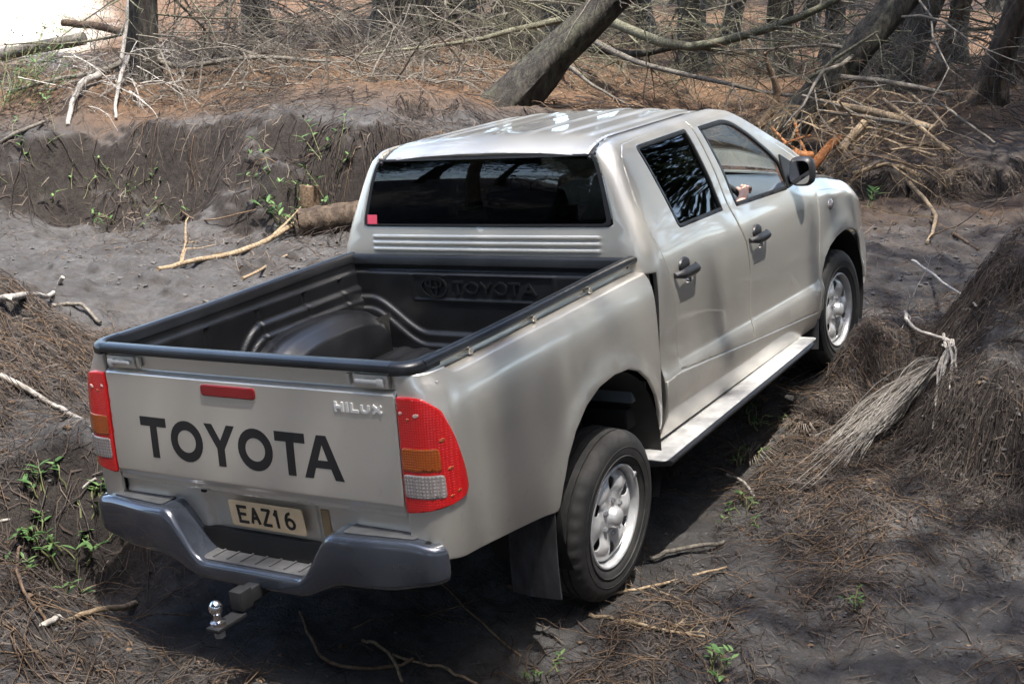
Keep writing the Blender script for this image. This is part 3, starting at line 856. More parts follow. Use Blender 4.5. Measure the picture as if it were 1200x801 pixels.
# ---- doors
win_r = rounded([(.862, 1.330), (1.392, 1.315), (1.352, 1.722), (.788, 1.719)], [.03, .012, .012, .04], 4)
win_f = rounded([(1.562, 1.302), (2.30, 1.262), (2.335, 1.30), (2.315, 1.412), (2.04, 1.607), (1.90, 1.685), (1.80, 1.712), (1.497, 1.714)], [.012, .03, .03, .03, .05, .06, .05, .012], 4)
def out_cab(d):
    def g(x, z):
        if x > cabX0(z)+.02: return (x, -(cabW(x, z)+d), z)
        e = 1e-3; c = np.array(f_cab(x, z)); du = np.array(f_cab(x+e, z))-np.array(f_cab(x-e, z)); n = np.array((du[1], -du[0], 0)); n /= np.linalg.norm(n)
        return tuple(c+n*d)
    return g
f_door = out_cab(.003)
for mir in (False, True):
    s = 1 if mir else -1
    for nm, poly, win, gl, hx, hz in (("rear_door", door_r, win_r, 'tint', .795, 1.148), ("front_door", door_f, win_f, 'clear', 1.715, 1.118)):
        d = panel(nm, f_door, scale_poly(rounded(poly, .012, 2), .0022), M['paint'], truck, holes=[win], grid=.045, thick=.03, roll=.003, mirror=mir, inset=.006,
                  extra=[[(x, zc-.045*(x-.8)) for x in np.arange(min(p[0] for p in poly), max(p[0] for p in poly), .03)] for zc in (.70, .72, .735, .742, .749, .756, .764, .78)])
        def f_gl(x, z): return (x, -(cabW(x, z)-.008), z)
        panel("window_glass", f_gl, scale_poly(win, .004) if nm == "rear_door" else rounded([(1.575, .86), (2.56, .84), (2.55, 1.268), (1.585, 1.318)], .03), M[gl], d, grid=.07, thick=.004, roll=0, inset=0, mirror=mir)
        wide = scale_poly(win, -.005); thin = scale_poly(win, .014)
        panel("window_seal", lambda x, z: (x, -(cabW(x, z)+.0035), z), scale_poly(win, .001), M['seal'], d, holes=[scale_poly(win, .018 if nm == "rear_door" else .022)], grid=.05, thick=.010, roll=.001, inset=0, mirror=mir)
        y0 = cabW(hx, hz)+.006
        h = MB()
        secs = []
        for k in range(13):
            t = k/12; xx = hx-.118+.236*t
            w = .013+.013*sstep(0, .3, t)*(1-.5*sstep(.75, 1, t)); o = .010+.030*sstep(0, .18, t)*(1-sstep(.85, 1.0, t))
            zc = hz - .006*(t-.5)
            secs.append([(xx, s*(y0+o-.012), zc+w), (xx, s*(y0+o), zc+w*.6), (xx, s*(y0+o+.006), zc), (xx, s*(y0+o), zc-w*.6), (xx, s*(y0+o-.012), zc-w)])
        h.add(*loft(secs))
        fix_normals(h.build("door_handle", M['blackplastic'], d, sharp=50))
        cup = MB(); cup.add(*lathe([(0, .010), (.030, .009), (.042, .004), (.046, -.004)], 20)); cup.v = [(hx+.0+p[0]*1.25, s*(y0+p[1]), hz+.028+p[2]*.8) for p in cup.v]
        fix_normals(cup.build("handle_cup", M['blackplastic'], d))
        lk = MB(); lk.add(*lathe([(0, .012), (.014, .011), (.018, .004), (.02, -.004)], 16)); lk.v = [(hx+.03+p[0], s*(y0+p[1]), hz-.045+p[2]) for p in lk.v]
        fix_normals(lk.build("key_lock", M['chrome'], d))
        if nm == "front_door":
            # mirror: black shell on a sail-shaped foot
            mm = MB(); secs = []
            prof = [(.0, .55), (.012, .86), (.035, 1.0), (.075, .97), (.11, .80), (.13, .45)]
            for dx, sc in prof:
                sec = []
                for k in range(24):
                    a = 2*pi*k/24; ca, sa = cos(a), sin(a)
                    yy = .105*sc*(abs(ca)**.6)*(1 if ca > 0 else -1); zz = .085*sc*(abs(sa)**.6)*(1 if sa > 0 else -1)
                    sec.append((2.315+dx, s*(.895+yy*.66), 1.350+zz*.95))
                secs.append(sec)
            mm.add(*loft(secs)); mm.box((2.37, s*.845, 1.305), (.07, .10, .045), .015)
            mir_o = fix_normals(mm.build("door_mirror", M['blackplastic'], d, sharp=50))
            mg = MB(); mg.add([(2.3125, s*(.895+.056*(abs(cos(a))**.6)*np.sign(cos(a))), 1.350+.064*(abs(sin(a))**.6)*np.sign(sin(a))) for a in np.linspace(0, 2*pi, 24, endpoint=False)], [tuple(range(24))])
            mg.build("mirror_glass", M['mirror'], mir_o, False)
            panel("mirror_sail", lambda x, z: (x, -(cabW(x, z)+.0125), z), rounded([(2.30, 1.268), (2.62, 1.285), (2.60, 1.335), (2.315, 1.455)], .01, 2), M['blackplastic'], d, grid=.05, thick=.008, roll=.002, mirror=mir)

# ---- rocker, running board
def f_rock(x, z): return (x, -(cabW(x, z)+.004), z)
for mir in (False, True):
    s = 1 if mir else -1
    panel("rocker_panel", f_rock, [(.53, .425), (2.60, .405), (2.60, .498), (2.545, .501), (.69, .704), (.53, .70)], M['paint'], truck, grid=.05, thick=.01, roll=.004, mirror=mir)
    secs = []
    for x in np.linspace(.30, 2.40, 30):
        e = sstep(.30, .36, x)*(1-sstep(2.30, 2.40, x)); yo = lerp(.80, .945, e**.5) if e < 1 else .945
        zt = .408; zb = .366
        secs.append([(x, s*.72, zt), (x, s*(yo-.045), zt+.002), (x, s*(yo-.014), zt-.003), (x, s*yo, zt-.016), (x, s*(yo+.001), zb+.02), (x, s*(yo-.012), zb+.004), (x, s*(yo-.04), zb), (x, s*.72, zb)])
    rb = MB(); rb.add(*loft(secs)); board = fix_normals(rb.build("running_board", M['blackplastic'], truck, sharp=50))
    pd = panel("step_plate", lambda x, y: (x, y, .4115 + .0015*(sstep(.25, .4, abs((x/.03) % 1 - .5)) if .5 < x < 2.2 and -.90 < y < -.80 else 0)), rounded([(.325, -.936), (2.375, -.936), (2.375, -.74), (.325, -.74)], .03), M['stepmetal'], board, grid=.03, thick=.004, roll=.002, mirror=mir)

# ---- front wings, bonnet, windscreen, nose
arch_f = [(2.648, .50), (2.664, .60), (2.695, .70), (2.755, .785), (2.835, .838), (2.95, .868), (3.085, .878), (3.22, .868), (3.335, .832), (3.42, .775), (3.475, .70), (3.497, .60), (3.50, .50)]
_HT = Pch([(2.70, 1.262), (3.0, 1.222), (3.3, 1.155), (3.55, 1.06), (3.75, .95), (3.92, .80)])
wing_poly = arch_f + [(3.86, .50), (3.92, .64), (3.90, .78), (3.78, .93), (3.6, 1.032), (3.3, 1.150), (3.0, 1.215), (2.742, 1.256), (2.705, 1.25), (2.700, .9), (2.678, .70), (2.622, .54), (2.612, .48)]
def f_wing(x, z):
    y = cabW(x, z)+.005
    t = _HT(x)
    y -= .05*sstep(t-.13, t+.01, z)**2
    return (x, -y, z)
def bonnet_z(x, y): return _HT(x) + .055*(1-(abs(y)/.82)**2.2)
for mir in (False, True):
    s = 1 if mir else -1
    wing = panel("front_wing", f_wing, rounded(wing_poly, .01, 2), M['paint'], truck, grid=.045, thick=.01, roll=.004, mirror=mir)
    rp = MB(); rp.add(*lathe([(0, .014), (.02, .012), (.03, .004), (.032, -.006)], 20)); rp.v = [(2.90+p[0]*1.3, s*(cabW(2.90, 1.07)+.004+p[1]), 1.07+p[2]) for p in rp.v]
    fix_normals(rp.build("side_repeater", M['clearlens'], wing))
    hl = MB(); secs = []
    for k in range(9):
        t = k/8; a = t*1.25; x = 3.90-.28*t; y = .52+.26*sin(min(1, t)*pi/2)
        secs.append([(x+.02, s*y, .80), (x+.005, s*y, .90), (x-.05, s*(y-.01), .95), (x-.1, s*(y-.05), .93), (x-.06, s*(y-.06), .80)])
    hl.add(*loft(secs)); fix_normals(hl.build("headlight", M['clearlens'], truck))
panel("bonnet", lambda x, y: (x, y, bonnet_z(x, y)), rounded([(2.74, -.775), (3.3, -.765), (3.72, -.66), (3.84, -.35), (3.86, 0), (3.84, .35), (3.72, .66), (3.3, .765), (2.74, .775), (2.88, 0)], [.02, 0, 0, 0, 0, 0, 0, 0, .02, 0]), M['paint'], truck, grid=.06, thick=.01, roll=.004)
def f_ws(y, t):
    k = 1-(y/.75)**2
    return (lerp(2.72+.28*k, 1.925+.09*k, t), y*lerp(1.0, .80, t)*1.0, lerp(1.285, 1.722, t)+.02*k)
panel("windscreen", lambda u, t: f_ws(-u, t), [(-.745, 0), (.745, 0), (.745, 1), (-.745, 1)], M['clear'], truck, grid=.09, thick=.005, roll=0, inset=0, flip=True)
fb = MB(); secs = []
for y in np.linspace(-.80, .80, 30):
    e = 1-(abs(y)/.80)**3; xo = 3.80+.22*e
    secs.append([(3.55, y, .42), (xo-.04, y, .40), (xo, y, .48), (xo+.01, y, .60), (xo-.02, y, .72), (xo-.10, y, .76), (3.55, y, .76)])
fb.add(*loft(secs)); fix_normals(fb.build("front_bumper", M['paint'], truck))
gr = MB(); gr.box((3.885, 0, .86), (.05, .92, .19), .02)
grille = gr.build("grille", M['blackplastic'], truck)
for k in range(3):
    b_ = MB(); b_.box((3.915, 0, .80+k*.06), (.02, .86, .022), .006); b_.build("grille_bar", M['chrome'], grille)

# ---- wheels
def make_wheel(name, hub, axis_out, steer=0.0, tilt=0.0):
    """axis_out: -1 for the right side; the wheel's outer face looks that way"""
    w = empty(name, hub, truck)
    w.rotation_euler = (tilt, 0, steer)
    RO = .368; hw = .105
    prof = []
    # sidewall, shoulder, grooved tread
    side = [(.224, .078), (.232, .092), (.250, .100), (.285, .107), (.318, .1065), (.338, .101), (.352, .091), (.3605, .080)]
    prof += [(r, h) for r, h in side]
    for g in (.052, .018, -.018, -.052):
        prof += [(.3665, g+.013), (.3665, g+.0055), (.3585, g+.0045), (.3585, g-.0045), (.3665, g-.0055), (.3665, g-.013)]
    prof += [(r, -h) for r, h in side[::-1]] + [(.224, -.078)]
    seg = 144; V = []; F = []; n = len(prof)
    for k in range(seg):
        a = 2*pi*k/seg
        for i, (r, h) in enumerate(prof):
            rr = r
            if r > .350 and abs(h) > .062: rr = r - (.009 if k % 4 == 0 else 0)          # shoulder blocks
            if r > .365 and (k+ (2 if abs(h) < .03 else 0)) % 4 == 0: rr = r-.003
            V.append((rr*cos(a), axis_out*h, rr*sin(a)))
    for k in range(seg):
        k2 = (k+1) % seg
        for i in range(n-1): F.append((k*n+i, k*n+i+1, k2*n+i+1, k2*n+i))
    t = fix_normals(mesh("tyre", V, F, M['tyre'], w, True, 50))
    for rr_ in (.300, .262):                       # raised rings on the sidewall
        v_, f_ = lathe([(rr_-.003, .104), (rr_-.001, .1085), (rr_+.001, .1085), (rr_+.003, .104)], 96)
        fix_normals(mesh("sidewall_ring", [(p[0], axis_out*p[1], p[2]) for p in v_], f_, M['tyre'], t))
    # rim flange and barrel
    v_, f_ = lathe([(.2245, .080), (.227, .090), (.222, .0955), (.214, .094), (.209, .084), (.206, .070), (.2025, .052), (.196, .02), (.19, -.08)], 96)
    rim = fix_normals(mesh("rim", [(p[0], axis_out*p[1], p[2]) for p in v_], f_, M['rim'], w, True, 60))
    # pressed steel disc: six bulging spokes between six oval holes
    def disc(px, pz):
        r = hypot(px, pz); th = atan2(pz, px)
        sp = .5+.5*cos(6*th)                        # 1 on a spoke
        base = Pch([(0, .076), (.060, .078), (.085, .073), (.105, .074), (.135, .080), (.165, .077), (.188, .066), (.204, .055)])(r)
        m = math.exp(-((r-.128)/.040)**2)
        h = base + m*(.008*sp-.007*(1-sp))
        return (px, axis_out*h, pz)
    holes = []
    for k in range(6):
        a0 = radians(30+60*k); H = []
        for j in range(20):
            b = 2*pi*j/20; rr = .148+.033*cos(b); tt = .024*sin(b)*(1+.30*cos(b))
            H.append((rr*cos(a0)-tt*sin(a0), rr*sin(a0)+tt*cos(a0)))
        holes.append(H)
    outl = [(.2*cos(2*pi*k/72), .2*sin(2*pi*k/72)) for k in range(72)]
    d = panel("wheel_disc", disc, outl, M['rim'], rim, holes=holes, grid=.013, thick=.004, roll=.003, inset=.005, flip=(axis_out > 0), sharp=70)
    hubp = [(0, .118), (.020, .117), (.034, .112), (.042, .102), (.046, .085), (.050, .074), (.060, .066)]
    v_, f_ = lathe(hubp, 32); fix_normals(mesh("hub_cap", [(p[0], axis_out*p[1], p[2]) for p in v_], f_, M['rim'], rim, True, 40))
    for k in range(6):
        a = radians(60*k+30); nb = MB(); nb.add(*lathe([(0, .028), (.008, .027), (.0115, .022), (.0115, 0)], 6))
        nb.v = [(p[0]+.074*cos(a), axis_out*(.062+p[1]), p[2]+.074*sin(a)) for p in nb.v]; fix_normals(nb.build("wheel_nut", M['steel'], rim, sharp=25))
    v_, f_ = lathe([(0, -.02), (.19, -.02), (.19, -.06), (0, -.06)], 32); fix_normals(mesh("brake_drum", [(p[0], axis_out*p[1], p[2]) for p in v_], f_, M['dark'], w))
    if axis_out < 0 and name == "rear_wheel":
        bw = MB(); bw.box((.172, -.098, .128), (.030, .012, .016), .004, Matrix.Rotation(radians(-55), 3, 'Y')); bw.build("balance_weight", M['steel'], rim)
    return w
make_wheel("rear_wheel", (0, -.748, .276), -1, 0, radians(4.6))
make_wheel("rear_wheel", (0, .748, .400), 1, 0, radians(4.6))
make_wheel("front_wheel", (3.085, -.748, .390), -1, radians(-3))
make_wheel("front_wheel", (3.085, .748, .300), 1, radians(-3))

# ---- mud flaps, wheel-well liners, underbody
for s, zz in ((-1, 0.0), (1, 0.0)):
    mf = MB(); secs = []
    for k in range(9):
        t = k/8; z = .50-.365*t; x = -.500-.02*sin(t*2.2)-.012*t
        secs.append([(x, s*.635, z), (x-.004, s*.75, z-.004), (x, s*(.846+.010*t), z), (x+.008, s*(.846+.010*t), z), (x+.004, s*.75, z-.004), (x+.008, s*.635, z)])
    mf.add(*loft(secs)); fix_normals(mf.build("rear_mud_flap", M['flap'], truck))
    mf = MB(); secs = []
    for k in range(7):
        t = k/6; z = .62-.34*t; x = 2.625-.045*t
        secs.append([(x, s*.64, z), (x-.01, s*.76, z), (x, s*.868, z), (x+.012, s*.868, z), (x+.006, s*.76, z), (x+.012, s*.64, z)])
    mf.add(*loft(secs)); fix_normals(mf.build("front_mud_flap", M['flap'], truck))
    for cx, cz, r0 in ((-.02, .44, .462), (3.085, .45, .438)):
        wl = MB(); secs = []
        for k in range(21):
            a = radians(-30+240*k/20); secs.append([(cx+r0*cos(a), s*.862, cz+r0*sin(a)*.98), (cx+r0*cos(a), s*.50, cz+r0*sin(a)*.98)])
        wl.add(*loft(secs, closed=False, caps=False)); wl.build("wheel_arch_liner", M['dark'], truck)
        il = MB(); pts = [(cx-.62, s*.52, .42), (cx+.50, s*.52, .42), (cx+.50, s*.52, cz+.56), (cx-.62, s*.52, cz+.56)]
        il.add(pts, [tuple(range(len(pts)))]); il.build("wheel_arch_wall", M['dark'], truck, False)
ub = MB()
ub.box((1.25, 0, .49), (4.9, .95, .16), .02); ub.box((1.5, 0, .57), (2.3, 1.50, .10), .02); ub.box((-.75, 0, .73), (.80, .98, .10), .02); ub.box((.1, 0, .80), (1.1, .98, .03), .01)
ub.box((.505, 0, .86), (.015, 1.66, .68), .003); ub.box((3.3, 0, .75), (.9, .95, .4), .05); ub.box((3.4, 0, .62), (.5, 1.3, .3), .05); ub.box((-1.06, 0, .66), (.12, 1.40, .14), .02)  # first box: thin dark sheet standing in for shade in the cab-bed gap
ub.build("chassis", M['dark'], truck)
ax = MB(); ax.tube([(0, -.65, .285), (0, .65, .39)], .045, 12); ax.add(*lathe([(0, -.14), (.10, -.10), (.14, 0), (.10, .10), (0, .14)], 20, centre=(0, 0, .335)))
for s in (-1, 1): ax.tube([(-.62, s*.55, .50), (-.3, s*.55, .38), (0, s*.55, .34), (.3, s*.55, .38), (.6, s*.55, .48)], .03, 6)
fix_normals(ax.build("rear_axle", M['dark'], truck))

# ---- interior that shows through the side glass
ib = MB(); ib.box((1.5, 0, .68), (2.3, 1.56, .06), .01); ib.build("cabin_floor", M['interior'], truck)
dsh = MB(); secs = []
for y in np.linspace(-.76, .76, 14):
    bulge = .05*math.exp(-((y+.38)/.22)**2)
    secs.append([(2.80, y, .80), (2.52, y, .80), (2.46, y, 1.02), (2.50-bulge, y, 1.17+bulge*.3), (2.56, y, 1.245+bulge), (2.80, y, 1.27)])
dsh.add(*loft(secs)); dash = fix_normals(dsh.build("dashboard", M['dash'], truck, sharp=50))
vt = MB(); vt.box((2.478, -.655, 1.115), (.02, .085, .075), .008); vt.build("air_vent", M['seal'], dash)
for y in (-.12, .12, .62):
    vt = MB(); vt.box((2.478, y, 1.115), (.02, .085, .075), .008); vt.build("air_vent", M['seal'], dash)
sw = MB(); th = np.linspace(0, 2*pi, 33); tiltm = Matrix.Rotation(radians(-25), 3, 'Y')
pp = [np.array(tiltm @ Vector((0, .188*cos(a), .188*sin(a)))) + np.array((2.33, -.385, 1.155)) for a in th]
sw.tube(pp, .015, 10, caps=False); sw.box((2.35, -.385, 1.15), (.05, .13, .11), .02)
for a in (pi, 0, -pi/2):
    e = np.array(tiltm @ Vector((0, .186*cos(a), .186*sin(a)))) + np.array((2.33, -.385, 1.155)); sw.tube([(2.345, -.385, 1.15), e], [.02, .012], 8)
sw.tube([(2.355, -.385, 1.145), (2.56, -.385, 1.02)], .03, 8)
sw.build("steering_wheel", M['blackplastic'], truck)
for y in (-.385, .385):
    st = MB(); st.box((1.86, y, .84), (.50, .50, .17), .05); st.box((1.60, y, 1.13), (.15, .48, .56), .06, Matrix.Rotation(radians(-14), 3, 'Y'))
    so = st.build("front_seat", M['seat'], truck)
    hr = MB(); hr.box((1.515, y, 1.50), (.09, .26, .17), .035); hr.tube([(1.53, y-.06, 1.36), (1.52, y-.06, 1.45)], .007, 6); hr.tube([(1.53, y+.06, 1.36), (1.52, y+.06, 1.45)], .007, 6); hr.build("headrest", M['seat'], so)
st = MB(); st.box((1.02, 0, .84), (.46, 1.34, .16), .05); st.box((.76, 0, 1.12), (.14, 1.34, .55), .05, Matrix.Rotation(radians(-12), 3, 'Y')); st.build("rear_seat", M['seat'], truck)
hl = MB(); grid_surf(hl, lambda x, y: (x, y, roof_z(x, y)-.035), list(np.linspace(.66, 1.92, 12)), list(np.linspace(-.56, .56, 10)), True); hl.build("headlining", M['interior'], truck)
mr_ = MB(); mr_.box((2.10, 0, 1.63), (.03, .22, .065), .012); mr_.tube([(2.10, 0, 1.63), (2.06, 0, 1.72)], .008, 6); mr_.build("rear_view_mirror", M['blackplastic'], truck)

# ================================================================== THE DRIVER
def skin_body(name, verts, edges, root, mat, parent, sub=2):
    me = bpy.data.meshes.new(name)
    me.from_pydata([v[:3] for v in verts], edges, [])
    o = link(name, me, parent, [mat])
    md = o.modifiers.new("skin", 'SKIN'); md.use_smooth_shade = True
    lay = me.skin_vertices[0].data if me.skin_vertices else None
    if lay is None:
        bm = bmesh.new(); bm.from_mesh(me); bm.verts.layers.skin.verify(); bm.to_mesh(me); bm.free(); lay = me.skin_vertices[0].data
    for i, v in enumerate(verts):
        r = v[3]; lay[i].radius = (r, v[4] if len(v) > 4 else r); lay[i].use_root = (i == root)
    md.branch_smoothing = .6
    sb = o.modifiers.new("sub", 'SUBSURF'); sb.levels = sub; sb.render_levels = sub
    return o
person = empty("person"); person.matrix_world = TM
tag(person, "driver in a dark shirt seated in the cab with one hand on the steering wheel", "person")
bv = [(1.74, -.385, .97, .145, .12), (1.70, -.385, 1.12, .145, .115), (1.665, -.385, 1.27, .165, .115), (1.66, -.385, 1.40, .10, .085), (1.67, -.385, 1.47, .056), (1.68, -.385, 1.55, .085, .095), (1.685, -.385, 1.625, .088, .10), (1.68, -.385, 1.672, .06)]
be = [(i, i+1) for i in range(7)]
def limb(pts, at):
    i0 = len(bv); bv.extend(pts); be.append((at, i0)); be.extend((i0+k, i0+k+1) for k in range(len(pts)-1)); return i0+len(pts)-1
legs = [limb([(1.80, -.385+s*.10, .96, .085), (2.18, -.385+s*.12, 1.0, .066), (2.35, -.385+s*.11, .76, .045), (2.42, -.385+s*.11, .74, .036)], 0) for s in (-1, 1)]
def hand(wr, fwd, up, side, at):
    """five bent fingers closing on the rim; fwd along the hand, up = back of the hand, side towards the thumb"""
    wr, fwd, up, side = [np.array(a, float) for a in (wr, fwd, up, side)]
    palm = limb([(*(wr+fwd*.035), .024, .016), (*(wr+fwd*.075), .030, .014)], at)
    for j, (L, sp) in enumerate(((.062, .028), (.072, .010), (.068, -.009), (.054, -.027))):
        b0 = wr+fwd*.088+side*sp; b1 = b0+fwd*L*.42-up*L*.12; b2 = b1+fwd*L*.08-up*L*.42; b3 = b2-fwd*L*.30-up*L*.14
        limb([(*b0, .0098), (*b1, .0092), (*b2, .0085), (*b3, .0072)], palm)
    t0 = wr+fwd*.040+side*.030; t1 = t0+fwd*.022+side*.022-up*.006; t2 = t1+fwd*.028+side*.006-up*.016
    limb([(*t0, .013), (*t1, .0105), (*t2, .0085)], palm-1)
el = limb([(1.67, -.56, 1.385, .062), (1.80, -.665, 1.20, .047), (1.95, -.66, 1.17, .042), (2.215, -.61, 1.245, .030)], 2)
hand((2.222, -.607, 1.250), (.88, .18, .30), (-.30, -.25, .92), (.1, .92, .2), el)
el2 = limb([(1.67, -.21, 1.385, .062), (1.80, -.13, 1.19, .047), (1.96, -.15, 1.14, .042), (2.21, -.205, 1.195, .030)], 2)
hand((2.22, -.205, 1.197), (.88, 0, .40), (-.40, 0, .90), (0, -1, 0), el2)
skin_body("body", bv, be, 0, M['skin'], person)
sv = [(1.74, -.385, .95, .158, .135), (1.70, -.385, 1.12, .158, .130), (1.665, -.385, 1.27, .178, .128), (1.665, -.385, 1.40, .105, .095), (1.67, -.57, 1.385, .074), (1.80, -.67, 1.20, .060), (1.95, -.665, 1.17, .056), (1.67, -.20, 1.385, .074), (1.80, -.125, 1.19, .060), (1.96, -.145, 1.14, .056)]
skin_body("shirt", sv, [(0, 1), (1, 2), (2, 3), (2, 4), (4, 5), (5, 6), (2, 7), (7, 8), (8, 9)], 0, M['cloth'], person)
tv = [(1.76, -.385, .94, .15, .13), (1.84, -.485, .965, .105), (2.18, -.505, 1.0, .085), (2.34, -.495, .78, .062), (1.84, -.285, .965, .105), (2.18, -.265, 1.0, .085), (2.34, -.275, .78, .062)]
skin_body("trousers", tv, [(0, 1), (1, 2), (2, 3), (0, 4), (4, 5), (5, 6)], 0, M['cloth'], person)
hv = MB(); hv.add(*lathe([(0, .075), (.05, .066), (.085, .035), (.098, -.01), (.095, -.05), (.085, -.075)], 24)); hv.v = [(1.665+p[0]*1.12, -.385+p[2], 1.64+p[1]) for p in hv.v]; fix_normals(hv.build("hair", M['hair'], person))
fc = MB(); fc.add(*lathe([(0, .03), (.012, .02), (.016, 0), (0, 0)], 10)); fc.v = [(1.772+p[1], -.385+p[0], 1.575+p[2]*1.3) for p in fc.v]; fix_normals(fc.build("nose", M['skin'], person))
for s in (-1, 1):
    ey = MB(); bmx = bmesh.new(); bmesh.ops.create_uvsphere(bmx, u_segments=10, v_segments=8, radius=.012)
    ey.add([(v.co.x+1.762, v.co.y-.385+s*.033, v.co.z+1.60) for v in bmx.verts], [[v.index for v in f.verts] for f in bmx.faces]); bmx.free(); ey.build("eye", M['seal'], person)
    er = MB(); er.box((1.675, -.385+s*.098, 1.585), (.035, .018, .06), .008); er.build("ear", M['skin'], person)
mo = MB(); mo.box((1.768, -.385, 1.535), (.012, .05, .012), .004); mo.build("mouth", simple("lips", (.4, .16, .14), .5), person)
# ================================================================== TERRAIN
def hash2(i, j, seed):
    h = (i.astype(np.int64)*374761393 + j.astype(np.int64)*668265263 + seed*982451653) & 0x7fffffff
    h = ((h ^ (h >> 13))*1274126177) & 0x7fffffff
    return ((h ^ (h >> 16)) & 0xffff)/65535.0
def vnoise(x, y, seed=0):
    i = np.floor(x); j = np.floor(y); fx = x-i; fy = y-j
    fx = fx*fx*fx*(fx*(fx*6-15)+10); fy = fy*fy*fy*(fy*(fy*6-15)+10)
    a = hash2(i, j, seed); b = hash2(i+1, j, seed); c = hash2(i, j+1, seed); d = hash2(i+1, j+1, seed)
    return (a*(1-fx)+b*fx)*(1-fy)+(c*(1-fx)+d*fx)*fy - .5
def fbm(x, y, s, seed, octv=4):
    r = 0; a = 1
    for k in range(octv): r = r + a*vnoise(x/s+17.3*k, y/s-9.1*k, seed+k); a *= .5; s *= .47
    return r
PXA = [(0, 300, .0), (150, 300, .02), (300, 300, .05), (-150, 300, 0), (0, 268, .05), (200, 268, .08), (330, 266, .1), (400, 292, .08),
       (1050, 292, .40), (1120, 262, .45), (1190, 252, .5), (1050, 244, .45), (1010, 335, .36), (1300, 250, .5),
       (1000, 700, -.06), (1190, 700, -.02), (900, 600, .02), (1000, 560, .10), (850, 560, .0), (800, 700, -.06), (600, 780, -.12), (300, 770, -.10), (100, 770, -.06),
       (20, 705, .03), (60, 650, .10), (70, 590, .22), (20, 520, .48), (90, 490, .40), (20, 430, .62), (20, 352, .72), (75, 372, .58), (108, 400, .42), (20, 337, .22), (75, 354, .16), (112, 380, .10), (-60, 330, .25), (160, 400, .05), (220, 380, .02),
       (-100, 352, .75), (-100, 520, .5), (-150, 700, .2), (960, 480, .16), (1010, 410, .34), (1055, 470, .22), (1040, 350, .34)]
XYA = [(0, 0, -.06), (0, -.85, -.055), (0, .85, -.05), (1.5, 0, .03), (1.5, -1.05, .06), (1.5, 1.2, .05), (3.1, -1.05, .36), (2.75, -1.0, .24), (3.08, -.62, .22), (3.55, -.8, .30), (3.1, .95, .15), (3.1, 0, .18), (4.5, 0, .32), (4.5, 1.2, .3), (-1.2, -1.0, -.08),
       (-1.3, 0, -.1), (-1.5, -1, -.1), (-2.6, -2.0, .15), (-4.6, -3.2, .72), (-6, -1, .8), (-3.5, 1.0, .25), (-4, -6, .9), (0, -5, .4), (3, -5, .6),
       (40, 30, 1.0), (40, 0, .8), (40, -25, 5), (26, -22, 3.5), (0, 40, .3), (-30, 20, 6), (-30, -20, 6), (-20, 0, 3.0), (-14, -16, 2.2), (-12, 12, 2.0), (10, -30, 3), (20, 30, .4), (12, 20, .1), (6, 14, .0), (-5, 12, .2), (14, -8, .6), (9, -4, .5)]  # high outer anchors: unseen hills added to darken reflections in the glass
A = [tuple(at_z(*a)) for a in PXA] + XYA
A = np.array(A, float)
def rb(r2): return np.sqrt(r2+.35**2)
D2 = ((A[:, None, :2]-A[None, :, :2])**2).sum(2)
n_ = len(A); KM = np.zeros((n_+1, n_+1)); KM[:n_, :n_] = rb(D2) + np.eye(n_)*.02; KM[n_, :n_] = 1; KM[:n_, n_] = 1
WT = np.linalg.solve(KM, np.append(A[:, 2], 0))
FOOT = [at_z(*p)[:2] for p in ((-300, 262, .03), (0, 268, .05), (200, 272, .08), (330, 266, .1), (600, 252, .25), (900, 240, .4), (1010, 236, .42), (1120, 234, .45), (1210, 222, .5), (1500, 190, .5))]
FOOTH = [1.1, 1.45, 1.60, 1.55, 1.1, .60, .47, .44, .44, .5]
def bank_d(x, y):
    best = np.full(x.shape, 1e9); sg = np.zeros(x.shape); hh = np.zeros(x.shape)
    for k in range(len(FOOT)-1):
        a = FOOT[k]; b = FOOT[k+1]; d = b-a; L2 = d@d
        t = ((x-a[0])*d[0]+(y-a[1])*d[1])/L2
        tc = np.clip(t, 0, 1)
        qx = x-(a[0]+tc*d[0]); qy = y-(a[1]+tc*d[1]); r = np.hypot(qx, qy)
        s = d[0]*(y-a[1])-d[1]*(x-a[0])
        m = r < best
        best = np.where(m, r, best); sg = np.where(m, np.sign(s), sg); hh = np.where(m, FOOTH[k]+(FOOTH[k+1]-FOOTH[k])*tc, hh)
    return best*sg, hh
def smooth(a, b, x):
    t = np.clip((x-a)/(b-a), 0, 1); return t*t*(3-2*t)
